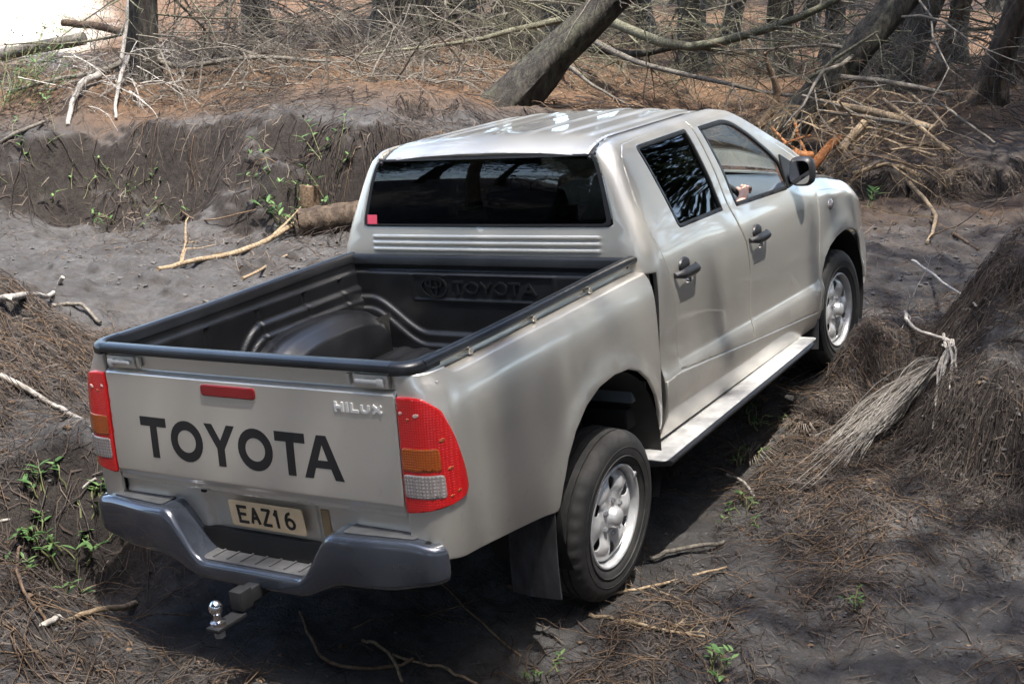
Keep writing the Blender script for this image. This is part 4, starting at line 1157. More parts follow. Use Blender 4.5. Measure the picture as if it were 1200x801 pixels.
# right-hand mound: steep face towards the camera
MC = at_z(1175, 400, .62)[:2]
TRX = TR[:, 0]
def H(x, y, fine=True):
    x = np.asarray(x, float); y = np.asarray(y, float); shp = x.shape; x = x.ravel(); y = y.ravel()
    z = np.full(x.shape, WT[n_])
    for k in range(n_): z += WT[k]*rb((x-A[k, 0])**2+(y-A[k, 1])**2)
    d, hh = bank_d(x, y)
    dn = d + 1.75*fbm(x, y, 2.8, 3, 3) + .25*fbm(x, y, .7, 9, 3)
    prof = .66*smooth(-.1, .95, dn) + .34*smooth(.5, 3.4, dn)
    z += hh*prof*(1+.45*fbm(x, y, 3.2, 5, 2))
    far = np.clip(d-3, 0, None)
    z += .016*far + .0011*np.clip(far-12, 0, 60)**2*.5
    # right mound
    u = (x-2.0) + .30*fbm(x, y, 1.1, 21, 3); v = y+1.62 + .22*fbm(x, y, .9, 25, 3)
    m = (.66*smooth(-.22, .16, u) + .34*smooth(.1, 2.2, u)) * smooth(.38, -.25, v) * (1-smooth(3.0, 4.6, x))
    z += .78*m*(1+.25*fbm(x, y, .8, 31, 3))
    z += .36*np.exp(-((x-2.86)/.36)**2-((y+.92)/.15)**2)          # earth pushed up against the front tyre
    if fine:
        dt = np.abs(d)
        tr = np.exp(-((y-.0)/1.0)**2)*smooth(-3, -1, x)*(1-smooth(3.5, 5.0, x))          # under the truck: flatter
        rough = 1-.6*tr
        path = smooth(-.2, -1.2, d)*smooth(-6.5, -4.5, d)                                  # churned sandy track behind
        z += rough*(.16*fbm(x, y, 1.3, 41, 3) + .060*fbm(x, y, .34, 51, 4)*(1+.35*path)) + path*(.045*np.sin((d+.25*fbm(x, y, 2.0, 141, 2))*9.0)*smooth(-.3, .3, fbm(x, y, 3.0, 143, 2)+.15)) 
        z += rough*(.20*fbm(x, y, .45, 61, 3)+.085*fbm(x, y, .17, 63, 3))*m
        near = np.hypot(x-CAM[0], y-CAM[1]) < 22
        z += np.where(near, .030*fbm(x, y, .10, 71, 2), 0)
        # knobbly face of the banks
        face = np.exp(-((dn-.35)/.55)**2)
        z += face*(.50*fbm(x, y, .85, 81, 4))
    return z.reshape(shp)
def axis(lo, hi, step, ext, g=1.07):
    c = list(np.arange(lo, hi+1e-6, step)); s = step
    while c[-1] < ext[1]: s *= g; c.append(c[-1]+s)
    s = step; l = [lo]
    while l[-1] > ext[0]: s *= g; l.append(l[-1]-s)
    return np.array(l[::-1][:-1]+c)
gx = axis(-2.2, 9.5, .031, (-160, 420)); gy = axis(-3.0, 9.0, .034, (-300, 400))
GX, GY = np.meshgrid(gx, gy)
GZ = H(GX, GY)
nx_, ny_ = len(gx), len(gy)
gv = np.stack([GX.ravel(), GY.ravel(), GZ.ravel()], 1)
ii = (np.arange(ny_-1)[:, None]*nx_ + np.arange(nx_-1)[None, :]).ravel()
gf = np.stack([ii, ii+1, ii+1+nx_, ii+nx_], 1)
def fast_mesh(name, V, F, mats, parent=None, smooth_=True, attr=None, matidx=None):
    """large meshes straight from arrays; F is (n, 3) or (n, 4)"""
    me = bpy.data.meshes.new(name); V = np.asarray(V, np.float32); F = np.asarray(F, np.int32); k = F.shape[1]
    me.vertices.add(len(V)); me.vertices.foreach_set("co", V.ravel())
    me.loops.add(F.size); me.loops.foreach_set("vertex_index", F.ravel())
    me.polygons.add(len(F)); me.polygons.foreach_set("loop_start", np.arange(len(F), dtype=np.int32)*k)
    me.polygons.foreach_set("use_smooth", np.full(len(F), smooth_))
    if attr:
        for nm, val in attr.items():
            a = me.attributes.new(nm, 'FLOAT', 'POINT'); a.data.foreach_set("value", np.asarray(val, np.float32))
    if matidx is not None: me.polygons.foreach_set("material_index", np.asarray(matidx, np.int32))
    me.update(calc_edges=True); me.validate()
    return link(name, me, parent, mats)
# what lies on the ground: brown needle litter on the forest floor, bare dark sand on the track, pale open sand far left
dB, hB = bank_d(GX.ravel(), GY.ravel())
fx_, fy_ = GX.ravel(), GY.ravel()
litter = smooth(.9, 2.4, dB+.8*fbm(fx_, fy_, 1.5, 91, 3))
litter = np.maximum(litter, .85*smooth(.5, 3.0, fx_*.5-fy_*.5-2.6+1.2*fbm(fx_, fy_, 1.2, 95, 3))*smooth(1.5, -1.0, dB)*(smooth(-2.5, -.6, dB+.6*fbm(fx_, fy_, 1.0, 97, 2))))
_gx, _gy = np.gradient(GZ, gy, gx); humus = smooth(.45, 1.1, np.hypot(_gx, _gy).ravel())
SANDC = at_d(-150, 30, 32.0)[:2]
_r = ray(112, 20); _s = (-(fx_-CAM[0])*_r[1]+(fy_-CAM[1])*_r[0])/hypot(_r[0], _r[1]); _dp = (fx_-CAM[0])*FW[0]+(fy_-CAM[1])*FW[1]
sand = smooth(-.3, .5, _s+1.2*fbm(fx_, fy_, 2.0, 99, 3))*smooth(22.5, 24.5, _dp+1.5*fbm(fx_, fy_, 3.0, 98, 3))
litter = np.maximum(litter, .75*np.exp(-((fx_-9.5)/3.2)**2-((fy_-.8)/2.0)**2)*(.6+.8*fbm(fx_, fy_, 1.0, 93, 3)))
def mk_ground():
    m, nt, b = new_mat("forest_soil")
    n1 = noise(nt, 1.6, 8, .62); n2 = noise(nt, 14, 7, .7); n3 = noise(nt, 60, 5, .7); n4 = noise(nt, 5, 6, .65)
    bare = mix(nt, ramp(nt, n1.outputs[0], [(.35, 0.0), (.65, 1.0)]), (.064, .061, .060), (.112, .108, .106))
    bare = mix(nt, ramp(nt, n2.outputs[0], [(.40, 0.0), (.70, .75)]), bare, (.038, .034, .032))
    bare = mix(nt, ramp(nt, n4.outputs[0], [(.52, 0.0), (.70, .55)]), bare, (.088, .073, .062))
    lit = mix(nt, ramp(nt, n2.outputs[0], [(.32, 0.0), (.68, 1.0)]), (.078, .045, .027), (.180, .108, .062))
    lit = mix(nt, ramp(nt, n3.outputs[0], [(.50, 0.0), (.72, .5)]), lit, (.22, .16, .11))
    a = nt.nodes.new("ShaderNodeAttribute"); a.attribute_name = "litter"
    s = nt.nodes.new("ShaderNodeAttribute"); s.attribute_name = "sand"
    c = mix(nt, a.outputs['Fac'], bare, lit)
    sd = mix(nt, ramp(nt, n1.outputs[0], [(.3, 0.0), (.7, 1.0)]), (.46, .40, .32), (.58, .52, .43))
    hu = nt.nodes.new("ShaderNodeAttribute"); hu.attribute_name = "humus"
    c = mix(nt, hu.outputs['Fac'], c, mix(nt, ramp(nt, n2.outputs[0], [(.35, 0.0), (.7, 1.0)]), (.024, .020, .018), (.052, .044, .039)))
    nt.links.new(mix(nt, s.outputs['Fac'], c, sd), b.inputs['Base Color'])
    setin(b, Roughness=.95, Specular_IOR_Level=.2)
    ad = nt.nodes.new("ShaderNodeMath"); ad.operation = 'ADD'
    nt.links.new(n2.outputs[0], ad.inputs[0]); nt.links.new(n3.outputs[0], ad.inputs[1])
    bump(nt, b, ad.outputs[0], .75, .03)
    return m
M['ground'] = mk_ground()
ground = fast_mesh("ground", gv, gf, [M['ground']], attr={"litter": litter, "sand": sand, "humus": humus})
tag(ground, "dark sandy forest ground with a rutted track, cut banks and brown needle litter", kind="structure")
def Hs(x, y): return float(H(np.array([x]), np.array([y]))[0])
def on_ground(px, py, lift=0.0):
    """where the line of sight through a pixel meets the terrain"""
    d = ray(px, py); ts = np.concatenate([np.arange(3.0, 14, .03), np.arange(14, 60, .12)])
    P = CAM + d[None]*ts[:, None]; below = P[:, 2] < H(P[:, 0], P[:, 1])
    k = int(np.argmax(below)) if below.any() else len(ts)-1
    p = P[k].copy(); p[2] += lift; return p
# ================================================================== WOOD, TREES, DEBRIS
def mk_wood(name, stops, scale=6, stretch=(1, 1, 1), bumpd=.02, rough=.9, fine=40, strength=.6):
    m, nt, b = new_mat(name)
    n = noise(nt, scale, 7, .68, stretch=stretch); n2 = noise(nt, fine, 5, .65, stretch=stretch)
    c = ramp(nt, n.outputs[0], stops)
    dk = tuple(x*.45 for x in stops[0][1])
    nt.links.new(mix(nt, ramp(nt, n2.outputs[0], [(.38, .75), (.60, 0.0)]), c, dk), b.inputs['Base Color'])
    setin(b, Roughness=rough, Specular_IOR_Level=.25)
    bump(nt, b, n2.outputs[0], strength, bumpd)
    return m
M['bark'] = mk_wood("dark_ridged_bark", [(.30, (.035, .030, .025)), (.50, (.065, .058, .048)), (.70, (.095, .095, .062))], 3.5, (1, 1, .25), .05, fine=16, strength=1.0)
M['bark2'] = mk_wood("brown_flaking_bark", [(.30, (.060, .044, .034)), (.52, (.115, .085, .062)), (.72, (.18, .12, .075))], 3.0, (1, 1, .3), .05, fine=14, strength=1.0)
M['dead'] = mk_wood("grey_dead_wood", [(.30, (.12, .105, .085)), (.55, (.205, .182, .152)), (.75, (.28, .255, .215))], 5, (1, 1, 1), .006)
M['deadmoss'] = mk_wood("lichened_dead_wood", [(.30, (.10, .095, .065)), (.55, (.18, .172, .118)), (.75, (.27, .255, .18))], 5, (1, 1, 1), .006)
M['brown'] = mk_wood("brown_stick_wood", [(.30, (.10, .066, .042)), (.55, (.19, .13, .085)), (.75, (.28, .20, .14))], 6, (1, 1, 1), .006)
M['pale'] = mk_wood("bleached_wood", [(.30, (.30, .27, .24)), (.55, (.42, .39, .35)), (.75, (.52, .49, .45))], 8, (1, 1, 1), .004)
M['tan'] = mk_wood("peeled_tan_wood", [(.30, (.22, .16, .10)), (.55, (.36, .27, .175)), (.75, (.47, .38, .27))], 7, (1, 1, 1), .006)
M['orange'] = mk_wood("freshly_split_orange_wood", [(.30, (.36, .13, .045)), (.55, (.52, .22, .085)), (.75, (.60, .32, .15))], 9, (1, 1, 1), .006)
M['root'] = simple("fine_dark_roots", (.042, .032, .027), .95, var=.5, vscale=30)
M['root2'] = simple("fine_grey_roots", (.092, .076, .066), .95, var=.5, vscale=30)
def mk_tone(name, stops, rough=.9, trans=False):
    m, nt, b = new_mat(name)
    a = nt.nodes.new("ShaderNodeAttribute"); a.attribute_name = "tone"
    nt.links.new(ramp(nt, a.outputs['Fac'], stops), b.inputs['Base Color'])
    setin(b, Roughness=rough, Specular_IOR_Level=.25)
    return m
M['litter'] = mk_tone("needle_litter", [(0.0, (.026, .021, .018)), (.35, (.054, .041, .033)), (.65, (.098, .075, .059)), (.88, (.165, .136, .11)), (1.0, (.26, .235, .205))])
M['floorlitter'] = mk_tone("forest_floor_litter", [(0.0, (.075, .048, .032)), (.4, (.12, .072, .043)), (.7, (.185, .117, .070)), (1.0, (.26, .195, .132))])
M['needles'] = mk_tone("green_needles", [(0.0, (.018, .034, .014)), (.5, (.035, .062, .024)), (1.0, (.065, .095, .038))])
M['leaf'] = mk_tone("green_leaf", [(0.0, (.035, .075, .022)), (.5, (.065, .135, .04)), (1.0, (.13, .21, .075))], .5)
nr = np.random.RandomState(11)

def wig(path, amp, seed, n=None):
    """subdivide a polyline smoothly and add crooked kinks"""
    P = np.array(path, float); r = np.random.RandomState(seed)
    n = n or max(5, len(P)*4)
    t = np.linspace(0, len(P)-1, n); i = np.minimum(t.astype(int), len(P)-2); f = (t-i)[:, None]
    p0 = P[np.maximum(i-1, 0)]; p1 = P[i]; p2 = P[i+1]; p3 = P[np.minimum(i+2, len(P)-1)]
    Q = .5*(2*p1+(p2-p0)*f+(2*p0-5*p1+4*p2-p3)*f**2+(3*p1-p0-3*p2+p3)*f**3)
    k = r.normal(0, amp, (n, 3)); k[0] = 0; k[1:] = .6*k[1:]+.4*k[:-1]
    return Q+k
def branch_geo(start, direc, L, r0, seed, droop=.15, twigs=6, sides=5, upturn=0.0, tw=1.0):
    """crooked dead branch with side twigs and a few twiglets: verts, faces"""
    r = np.random.RandomState(seed); mb = MB()
    d = np.array(direc, float); d /= np.linalg.norm(d); n = 8
    P = [np.array(start, float)]
    for k in range(n-1):
        d = d + np.array((r.normal(0, .16), r.normal(0, .16), r.normal(0, .10)-droop*.28+upturn*.12)); d /= np.linalg.norm(d)
        P.append(P[-1]+d*L/(n-1))
    P = np.array(P); rad = np.linspace(r0, r0*.18, n)
    mb.tube(P, rad, sides)
    for q in range(twigs):
        k = r.randint(1, n-1); base = P[k]; dd = (P[k]-P[k-1]); dd /= np.linalg.norm(dd)
        s = r.normal(0, 1, 3); s -= dd*(s@dd); s /= np.linalg.norm(s)+1e-9
        td = dd*.55+s*.8+np.array((0, 0, -.15*droop)); tl = L*(.16+.32*r.rand())*tw; m = 5
        T = [base]
        for j in range(m-1):
            td = td/np.linalg.norm(td)+r.normal(0, .22, 3); td /= np.linalg.norm(td); T.append(T[-1]+td*tl/(m-1))
        r1 = max(rad[k]*.45, .003)
        mb.tube(np.array(T), np.linspace(r1, r1*.3, m), 3, False)
        for w in range(r.randint(0, 4)):
            j = r.randint(1, m-1); td2 = td*.3+r.normal(0, .6, 3); td2 /= np.linalg.norm(td2)
            mb.tube(np.array([T[j], T[j]+td2*tl*.22+r.normal(0, .02, 3), T[j]+td2*tl*.42+r.normal(0, .05, 3)]), [r1*.55, r1*.45, r1*.2], 3, False)
    return mb
def trunk_geo(L, dia, lean, seed, flare=.55, sides=18, h0=-.35):
    r = np.random.RandomState(seed); n = 22; mb = MB(); V = []; F = []
    ph = r.rand(6)*6.28
    lean = np.array(lean, float)
    for k in range(n):
        t = (k/(n-1))**1.4; z = h0+(L-h0)*t
        c = np.array((lean[0]*z+.05*sin(z*.9+ph[0])*t, lean[1]*z+.05*sin(z*.8+ph[1])*t, z))
        rad = dia/2*(1-.55*t)*(1+flare*math.exp(-max(0, z)/(dia*.55)))
        for j in range(sides):
            a = 2*pi*j/sides
            rr = rad*(1+.07*sin(3*a+ph[2]+z*.5)+.05*sin(5*a+ph[3]-z*.9)+.065*r.randn()+flare*.22*max(0, sin(4*a+ph[4]))*math.exp(-max(0, z)/(dia*.45)))
            V.append(c+np.array((rr*cos(a), rr*sin(a), 0)))
    for k in range(n-1):
        for j in range(sides):
            j2 = (j+1) % sides; F.append((k*sides+j, k*sides+j2, (k+1)*sides+j2, (k+1)*sides+j))
    F.append(tuple((n-1)*sides+j for j in range(sides)))
    return mb.add(V, F)
# ---- crowns, high above the picture: sprays of needles in clumps; three meshes shared by all the trees
def crown_mesh(seed, R=4.2, Hh=3.2, clumps=150, per=20, k=1.0):
    r = np.random.RandomState(seed); V = []; F = []; tone = []
    for c in range(clumps):
        while True:
            p = r.uniform(-1, 1, 3)
            if .15 < p@p < 1 and r.rand() < .35+.65*sqrt(p@p): break
        p = p*np.array((R, R, Hh)); s = (.30+.35*r.rand())*(.6+.4*k); tb = r.rand()*.6
        q = p+r.normal(0, 1, (per, 3))*np.array((s, s, s*.5))
        for a in q:
            d = (a-p)+np.array((0, 0, -.12))+r.normal(0, .25, 3); d /= np.linalg.norm(d); L = (.28+.30*r.rand())*k
            w = np.cross(d, r.normal(0, 1, 3)); w /= np.linalg.norm(w); w *= (.055+.05*r.rand())*k
            i = len(V); V += [a-w*.5, a+d*L*.5-w, a+d*L, a+d*L*.5+w]; F.append((i, i+1, i+2, i+3)); tone += [tb+.4*r.rand()]*4
    me = fast_mesh("crown", V, F, [M['needles']], attr={"tone": tone}, smooth_=False)
    dat = me.data; bpy.data.objects.remove(me); return dat
CROWNS = [crown_mesh(s) for s in (1, 2, 3)]
def make_tree(base, dia, lean, L, seed, label, mat, group=None, nb=14, bl=(1.2, 3.6), bz=(.7, 5.0), bmat='dead', bias=None, crown=None, name="pine_tree", flare=.55, extra=(), droop=.2, cz=None, cs=1.0):
    t = empty(name, base); tag(t, label, "tree", group)
    trunk_geo(L, dia, lean, seed, flare).build("trunk", M[mat], t, True, 60)
    r = np.random.RandomState(seed+100)
    for k in range(nb):
        z = r.uniform(*bz); a = r.uniform(0, 2*pi) if bias is None else r.normal(bias, 1.1)
        c = np.array((lean[0]*z, lean[1]*z, z)); d = (cos(a), sin(a), r.uniform(-.35, .25))
        rr = dia/2*(1-.4*z/L)*.8
        branch_geo(c+np.array(d)*rr, d, r.uniform(*bl), r.uniform(.012, .030)*(1+dia*.4), seed*31+k, droop, r.randint(5, 11)).build("branch", M[bmat if r.rand() < .75 else 'deadmoss'], t, True, 80)
    for pts, r0, r1, mt in extra:                      # limbs placed by sight line, given in world space
        P = wig([np.array(p)-base for p in pts], .012, seed+len(pts)+int(r0*1000), 12)
        mb = MB(); mb.tube(P, np.linspace(r0, r1, len(P)), 7)
        for q in range(7):
            k = r.randint(2, len(P)-1); dd = P[k]-P[k-1]; dd /= np.linalg.norm(dd); s = r.normal(0, 1, 3); s[2] = -abs(s[2])*.6; s /= np.linalg.norm(s)
            g = branch_geo(P[k], dd*.6+s*.7, r.uniform(.4, 1.3), max(r1*.6, .006), seed*7+q, .2, 4, 3); mb.add(g.v, g.f)
        mb.build("branch", M[mt], t, True, 80)
    if crown is not None:
        z = cz or L*.93
        o = bpy.data.objects.new("crown", CROWNS[crown]); COL.objects.link(o); o.parent = t
        o.location = (lean[0]*z, lean[1]*z, z); o.rotation_euler = (0, 0, seed*1.3); o.scale = (cs, cs, cs)
    return t
def lean_px(dx, dy):                                   # lean seen in the picture (dx right for every dy up) as a ground offset per metre of height
    k = dx/dy; return (RT[0]*k, RT[1]*k)
D = at_d
T = []
b = on_ground(598, 118)
make_tree(b, .62, lean_px(1.02, 1.0), 7.5, 3, "thick dark trunk leaning hard to the right behind the truck's roof", 'bark', nb=12, bz=(1.2, 5), flare=.35, crown=0, cz=7.2, extra=[
    ([D(655, 24, 19), D(600, 36, 18.6), D(537, 50, 18.2), D(423, 64, 17.8)], .055, .015, 'deadmoss'),
    ([D(657, 66, 18.6), D(683, 90, 17.6), D(737, 125, 16.8)], .042, .012, 'dead'),
    ([D(647, 84, 18.6), D(667, 110, 17.8), D(695, 129, 17.2)], .035, .010, 'dead'),
    ([D(682, 42, 18.6), D(733, 67, 17.5), D(800, 86, 16.8), D(904, 109, 16), D(952, 114, 15.6)], .050, .014, 'dead'),
    ([D(690, 10, 19), D(717, 26, 18), D(790, 55, 17), D(855, 46, 16.6), D(930, 22, 16.2), D(985, -4, 16)], .075, .040, 'deadmoss'),
    ([D(668, 50, 18.8), D(733, 64, 17.8), D(800, 54, 17.3), D(850, 60, 17)], .07, .02, 'bark')])
b = on_ground(606, 66)
make_tree(b, .85, lean_px(0, 1), 16, 4, "upright dark trunk just left of the leaning trunk behind the roof", 'bark', nb=14, crown=1, bz=(.5, 4))
b = at_d(902, 178, 15.3); b[2] = Hs(b[0], b[1])
make_tree(b, .50, lean_px(.86, 1.0), 8, 5, "mossy dark trunk leaning right over the heap of splintered branches", 'bark', nb=12, bz=(.8, 4.5), flare=.3, crown=2, cz=9.5, extra=[
    ([D(945, 96, 15), D(985, 66, 14.8), D(1031, 37, 14.6)], .030, .012, 'deadmoss'), ([D(889, 148, 14.8), D(911, 112, 14.7), D(904, 86, 14.6), D(896, 60, 14.5)], .055, .02, 'brown')])
b = on_ground(1024, 98)
make_tree(b, .62, lean_px(.30, 1), 16, 6, "dark trunk behind the heap, left one of a close pair leaning right", 'bark', nb=9)
b = on_ground(1052, 106)
make_tree(b, .55, lean_px(.28, 1), 16, 7, "paler greenish trunk, right one of the close pair behind the heap", 'bark', nb=9, bmat='deadmoss', crown=1)
b = on_ground(1150, 122)
make_tree(b, .40, lean_px(.30, 1), 16, 8, "reddish brown trunk with flared foot at the right edge, standing on needle litter", 'bark2', nb=6, bz=(1.6, 5), flare=.8)
b = on_ground(1184, 104)
make_tree(b, .38, lean_px(.36, 1), 11, 9, "slim brown trunk farthest right beside the flared reddish one", 'bark2', nb=6, bz=(1.5, 5))
b = on_ground(1094, 92)
make_tree(b, .28, lean_px(.34, 1), 9, 10, "thin brown trunk between the close pair and the flared reddish trunk", 'bark2', nb=8, bz=(.8, 4), bmat='tan')
b = on_ground(168, 92)
make_tree(b, .34, lean_px(.06, 1), 16, 12, "grey green trunk at the top left with roots spreading over the bank", 'bark', nb=12, bz=(.6, 3), bmat='deadmoss', bias=YAW-.6, flare=.9, crown=1, extra=[
    ([D(181, 40, 17.2), D(144, 74, 16.8), D(82, 90, 16.4), D(8, 107, 16.2)], .05, .02, 'dead'), ([D(154, -4, 17), D(148, 41, 16.9), D(136, 99, 16.8)], .035, .03, 'pale'),
    ([D(176, 60, 17.0), D(206, 78, 16.9), D(288, 68, 16.8), D(387, 72, 16.7)], .05, .02, 'dead')])
b = on_ground(304, 62)
make_tree(b, .46, lean_px(-.05, 1), 16, 13, "trunk wrapped in drooping dead twigs above the left bank", 'bark', nb=26, bz=(.5, 3.2), bl=(1.5, 4.2), bmat='dead', droop=.45, crown=0)
b = on_ground(466, 54)
make_tree(b, .80, lean_px(.05, 1), 16, 14, "broad shadowy trunk behind the dead twigs left of the roof", 'bark', nb=20, bz=(.5, 3.5), bl=(1.5, 4.5), bmat='deadmoss', droop=.4, crown=1)
b = on_ground(520, 40)
make_tree(b, .55, lean_px(-.10, 1), 10, 15, "dark trunk leaning left between the broad shadowy trunk and the upright one", 'bark', nb=14, bz=(.5, 3.5), bl=(1.5, 4), crown=2)
b = on_ground(755, 40)
make_tree(b, .60, lean_px(-.15, 1), 16, 16, "dark trunk behind the criss-crossed dead branches above the front of the roof", 'bark', nb=16, bz=(.5, 3.5), bl=(1.5, 4), crown=0)
b = on_ground(850, 62)
make_tree(b, .5, lean_px(.2, 1), 10, 17, "dark trunk half hidden by dead branches above the windscreen", 'bark', nb=14, bz=(.5, 3.5), bl=(1.2, 3.4), crown=2)
b = on_ground(945, 50)
make_tree(b, .5, lean_px(.12, 1), 10, 18, "shadowy trunk behind the mossy leaning trunk", 'bark', nb=12, bz=(.5, 3.5), bl=(1.2, 3.2))
# ---- forest behind: one built, then copied
protos = []
for q in range(4):
    t = make_tree(np.zeros(3), (.45, .55, .40, .62)[q], ((.05, .02), (-.10, .08), (.16, -.10), (.0, -.05))[q], 11, 40+q, "dark bare trunk deep in the forest behind the truck", ('bark', 'bark', 'bark2', 'bark')[q], "trunks deep in the forest", nb=11, bl=(1.5, 4), bz=(.3, 4.5), bmat='dead', crown=q % 3)
    protos.append(t)
def copy_tree(o, parent=None):
    c = o.copy(); COL.objects.link(c)
    if parent: c.parent = parent
    for ch in list(o.children): copy_tree(ch, c)
    return c
def drop_crown(o):
    for ch in list(o.children):
        if ch.name.startswith("crown"): bpy.data.objects.remove(ch)
fr = random.Random(5)
spots = []
while len(spots) < 40:
    px = fr.uniform(150, 1230); dep = fr.uniform(23, 60)
    if px < 330 and dep > 34: continue
    p = at_d(px, 20, dep)
    if hypot(p[0]-SANDC[0]+5, p[1]-SANDC[1]+6) < 12: continue
    if any(hypot(p[0]-q[0], p[1]-q[1]) < 1.8 for q in spots): continue
    spots.append(p)
far_trees = []
def name_trunks(L):
    lean4 = ((.05, .02), (-.10, .08), (.16, -.10), (.0, -.05)); groups = {}
    for o, p, s, rz, q in L:
        d = p-CAM; px = 600+FPX*(d@RT)/(d@FW); dep = d@FW
        lx, ly = lean4[q]; ln = (lx*cos(rz)-ly*sin(rz))*RT[0]+(lx*sin(rz)+ly*cos(rz))*RT[1]
        th = 'slender' if (.45, .55, .40, .62)[q]*s < .45 else 'stout' if (.45, .55, .40, .62)[q]*s > .6 else 'mid-sized'
        le = 'leaning right' if ln > .045 else 'leaning left' if ln < -.045 else 'standing upright'
        wh = 'above the left bank' if px < 420 else 'beyond the roof\'s left half' if px < 620 else 'beyond the roof\'s right half' if px < 860 else 'beyond the splintered heap' if px < 1060 else 'near the right edge'
        dp = 'nearest row' if dep < 34 else 'middle row' if dep < 47 else 'deepest row'
        groups.setdefault(f"{th} {'brown' if q == 2 else 'dark'} trunk {le} {wh}, {dp}", []).append((px, o))
    for lab, m in groups.items():
        m.sort(key=lambda a: a[0])
        for k, (px, o) in enumerate(m):
            o['label'] = lab if len(m) == 1 else lab+(", left one", ", right one", ", third from left", ", fourth from left", ", fifth from left")[k]
for i, p in enumerate(spots):
    o = protos[i] if i < 4 else copy_tree(protos[i % 4])
    if i >= 4 and i % 3: drop_crown(o)
    o.location = (p[0], p[1], Hs(p[0], p[1])-.05); s = fr.uniform(.8, 1.25)
    rz = fr.uniform(0, 6.28); o.rotation_euler = (0, 0, rz); o.scale = (s, s, s)
    far_trees.append((o, p, s, rz, i % 4))
name_trunks(far_trees)
# ---- unseen pines by the camera, placed to dapple the sun and show in glass
CROWNS.append(crown_mesh(4, 4.6, 2.2, 270, 15, .55))      # crowns out of view, thinned to break the sun into a soft dapple
CROWNS.append(crown_mesh(5, 4.8, 2.4, 300, 15, .55))
side = [(-8.2, -8.2, .6, (.0, .12), 17, 4), (3.2, -6.9, .55, (0, .14), 17, 3), (6.4, -6.6, .6, (.0, .12), 16, 4), (10.5, -6.0, .55, (.0, .10), 16, 3), (13.5, -4.6, .5, (0, .05), 15, 0), (-5.0, -11.0, .62, (0, .12), 17, 3), (1.8, -11.5, .6, (.0, .0), 16, 0), (18.0, -3.8, .5, (-.05, .1), 14, 1),
        (-11.5, -2.4, .6, (.05, .02), 13, 1), (-10.5, 4.2, .7, (.0, .0), 13, 2), (-7.0, 8.5, .55, (.05, -.02), 12, 0), (-2.4, 9.0, .6, (.10, -.03), 14, 3), (.2, 14.0, .6, (.1, -.05), 12, 2), (-14.5, -7.5, .6, (.0, .0), 15, 0), (-13.5, 1.2, .5, (.0, .0), 12, 1), (-7.5, -15.5, .6, (.0, .0), 16, 2), (3.5, -15.0, .6, (0, .0), 15, 1), (2.8, 18.0, .55, (.1, -.1), 11, 0), (-3.3, -7.0, .4, (.0, .14), 17, 4)]  # last pine added to dapple the sun on the truck's tail
for k, (x, y, dia, ln, L, cr) in enumerate(side):
    make_tree(np.array((x, y, Hs(x, y)-.05)), dia, ln, L, 70+k, "tall dark pine out of view near the camera, placed for its shade and reflection", 'bark', "pines around the camera", nb=8, bz=(2.0, 6.5), bl=(1.2, 3.0), crown=cr, cs={1: .72, 18: .52}.get(k, 1.0))

# the same forest goes on behind the photographer
back = []
while len(back) < 80:
    a = fr.uniform(radians(118), radians(350)); dd_ = fr.uniform(8, 36)
    p = np.array((CAM[0]+dd_*cos(a), CAM[1]+dd_*sin(a), 0.0))
    if any(hypot(p[0]-q[0], p[1]-q[1]) < 1.7 for q in back): continue
    back.append(p)
for i, p in enumerate(back):
    o = copy_tree(protos[i % 4])
    if i % 2:
        for ch in o.children:
            if ch.name.startswith("crown"): ch.location.z *= .55
    o['label'] = "bare trunked pine in the forest behind the photographer"; o['group'] = "pines behind the photographer"
    o.location = (p[0], p[1], Hs(p[0], p[1])-.05); s = fr.uniform(.8, 1.25)
    o.rotation_euler = (0, 0, fr.uniform(0, 6.28)); o.scale = (s, s, s)

# ---- fallen wood
def stick(pts, r0, r1, mat, label, seed, name="stick", cat="stick", group=None, amp=.006, sides=7, twigs=0, cutmat=None, n=None):
    P = wig(pts, amp, seed, n); c = P[len(P)//2].copy()
    mb = MB(); mb.tube(P-c, np.linspace(r0, r1, len(P)), sides)
    r = np.random.RandomState(seed)
    for q in range(twigs):
        k = r.randint(1, len(P)-1); dd = P[k]-P[k-1]; dd /= np.linalg.norm(dd); s = r.normal(0, 1, 3); s[2] = abs(s[2])*.4; s /= np.linalg.norm(s)
        g = branch_geo(P[k]-c, dd*.6+s*.6, np.linalg.norm(P[-1]-P[0])*r.uniform(.15, .35), max(r1*.7, .003), seed*5+q, .0, 3, 3); mb.add(g.v, g.f)
    o = mb.build(name, M[mat], None, True, 70); o.location = tuple(c)
    tag(o, label, cat, group)
    return o
G = on_ground
# cut log on the track behind the cab, with its smaller block
lg = empty("cut_log", G(378, 272)); tag(lg, "short weathered cut log lying on the track against the left bank behind the cab", "log")
c0 = G(348, 279)+np.array((0, 0, .14)); c1 = G(440, 268)+np.array((0, 0, .16)); lb = np.array(lg.location)
rr = np.random.RandomState(3); P = [c0+(c1-c0)*t-lb for t in np.linspace(0, 1, 8)]
mb = MB(); v, f = tube(P, .15, 16, False)
v = [tuple(np.array(p)+rr.normal(0, .013, 3)) for p in v]; mb.add(v, f); mb.build("log_bark", M['bark2'], lg, True, 60)
mb = MB(); ax_ = (c1-c0)/np.linalg.norm(c1-c0); s_ = np.cross(ax_, (0, 0, 1)); s_ /= np.linalg.norm(s_); u__ = np.cross(s_, ax_)
for rad, off_ in ((.148, .004), (.10, .007), (.05, .010)):
    mb.add([tuple(c0-lb-ax_*off_+rad*(cos(a)*s_+sin(a)*u__)) for a in np.linspace(0, 2*pi, 16, endpoint=False)], [tuple(range(16))[::-1]])
mb.build("sawn_end", M['tan'], lg, False)
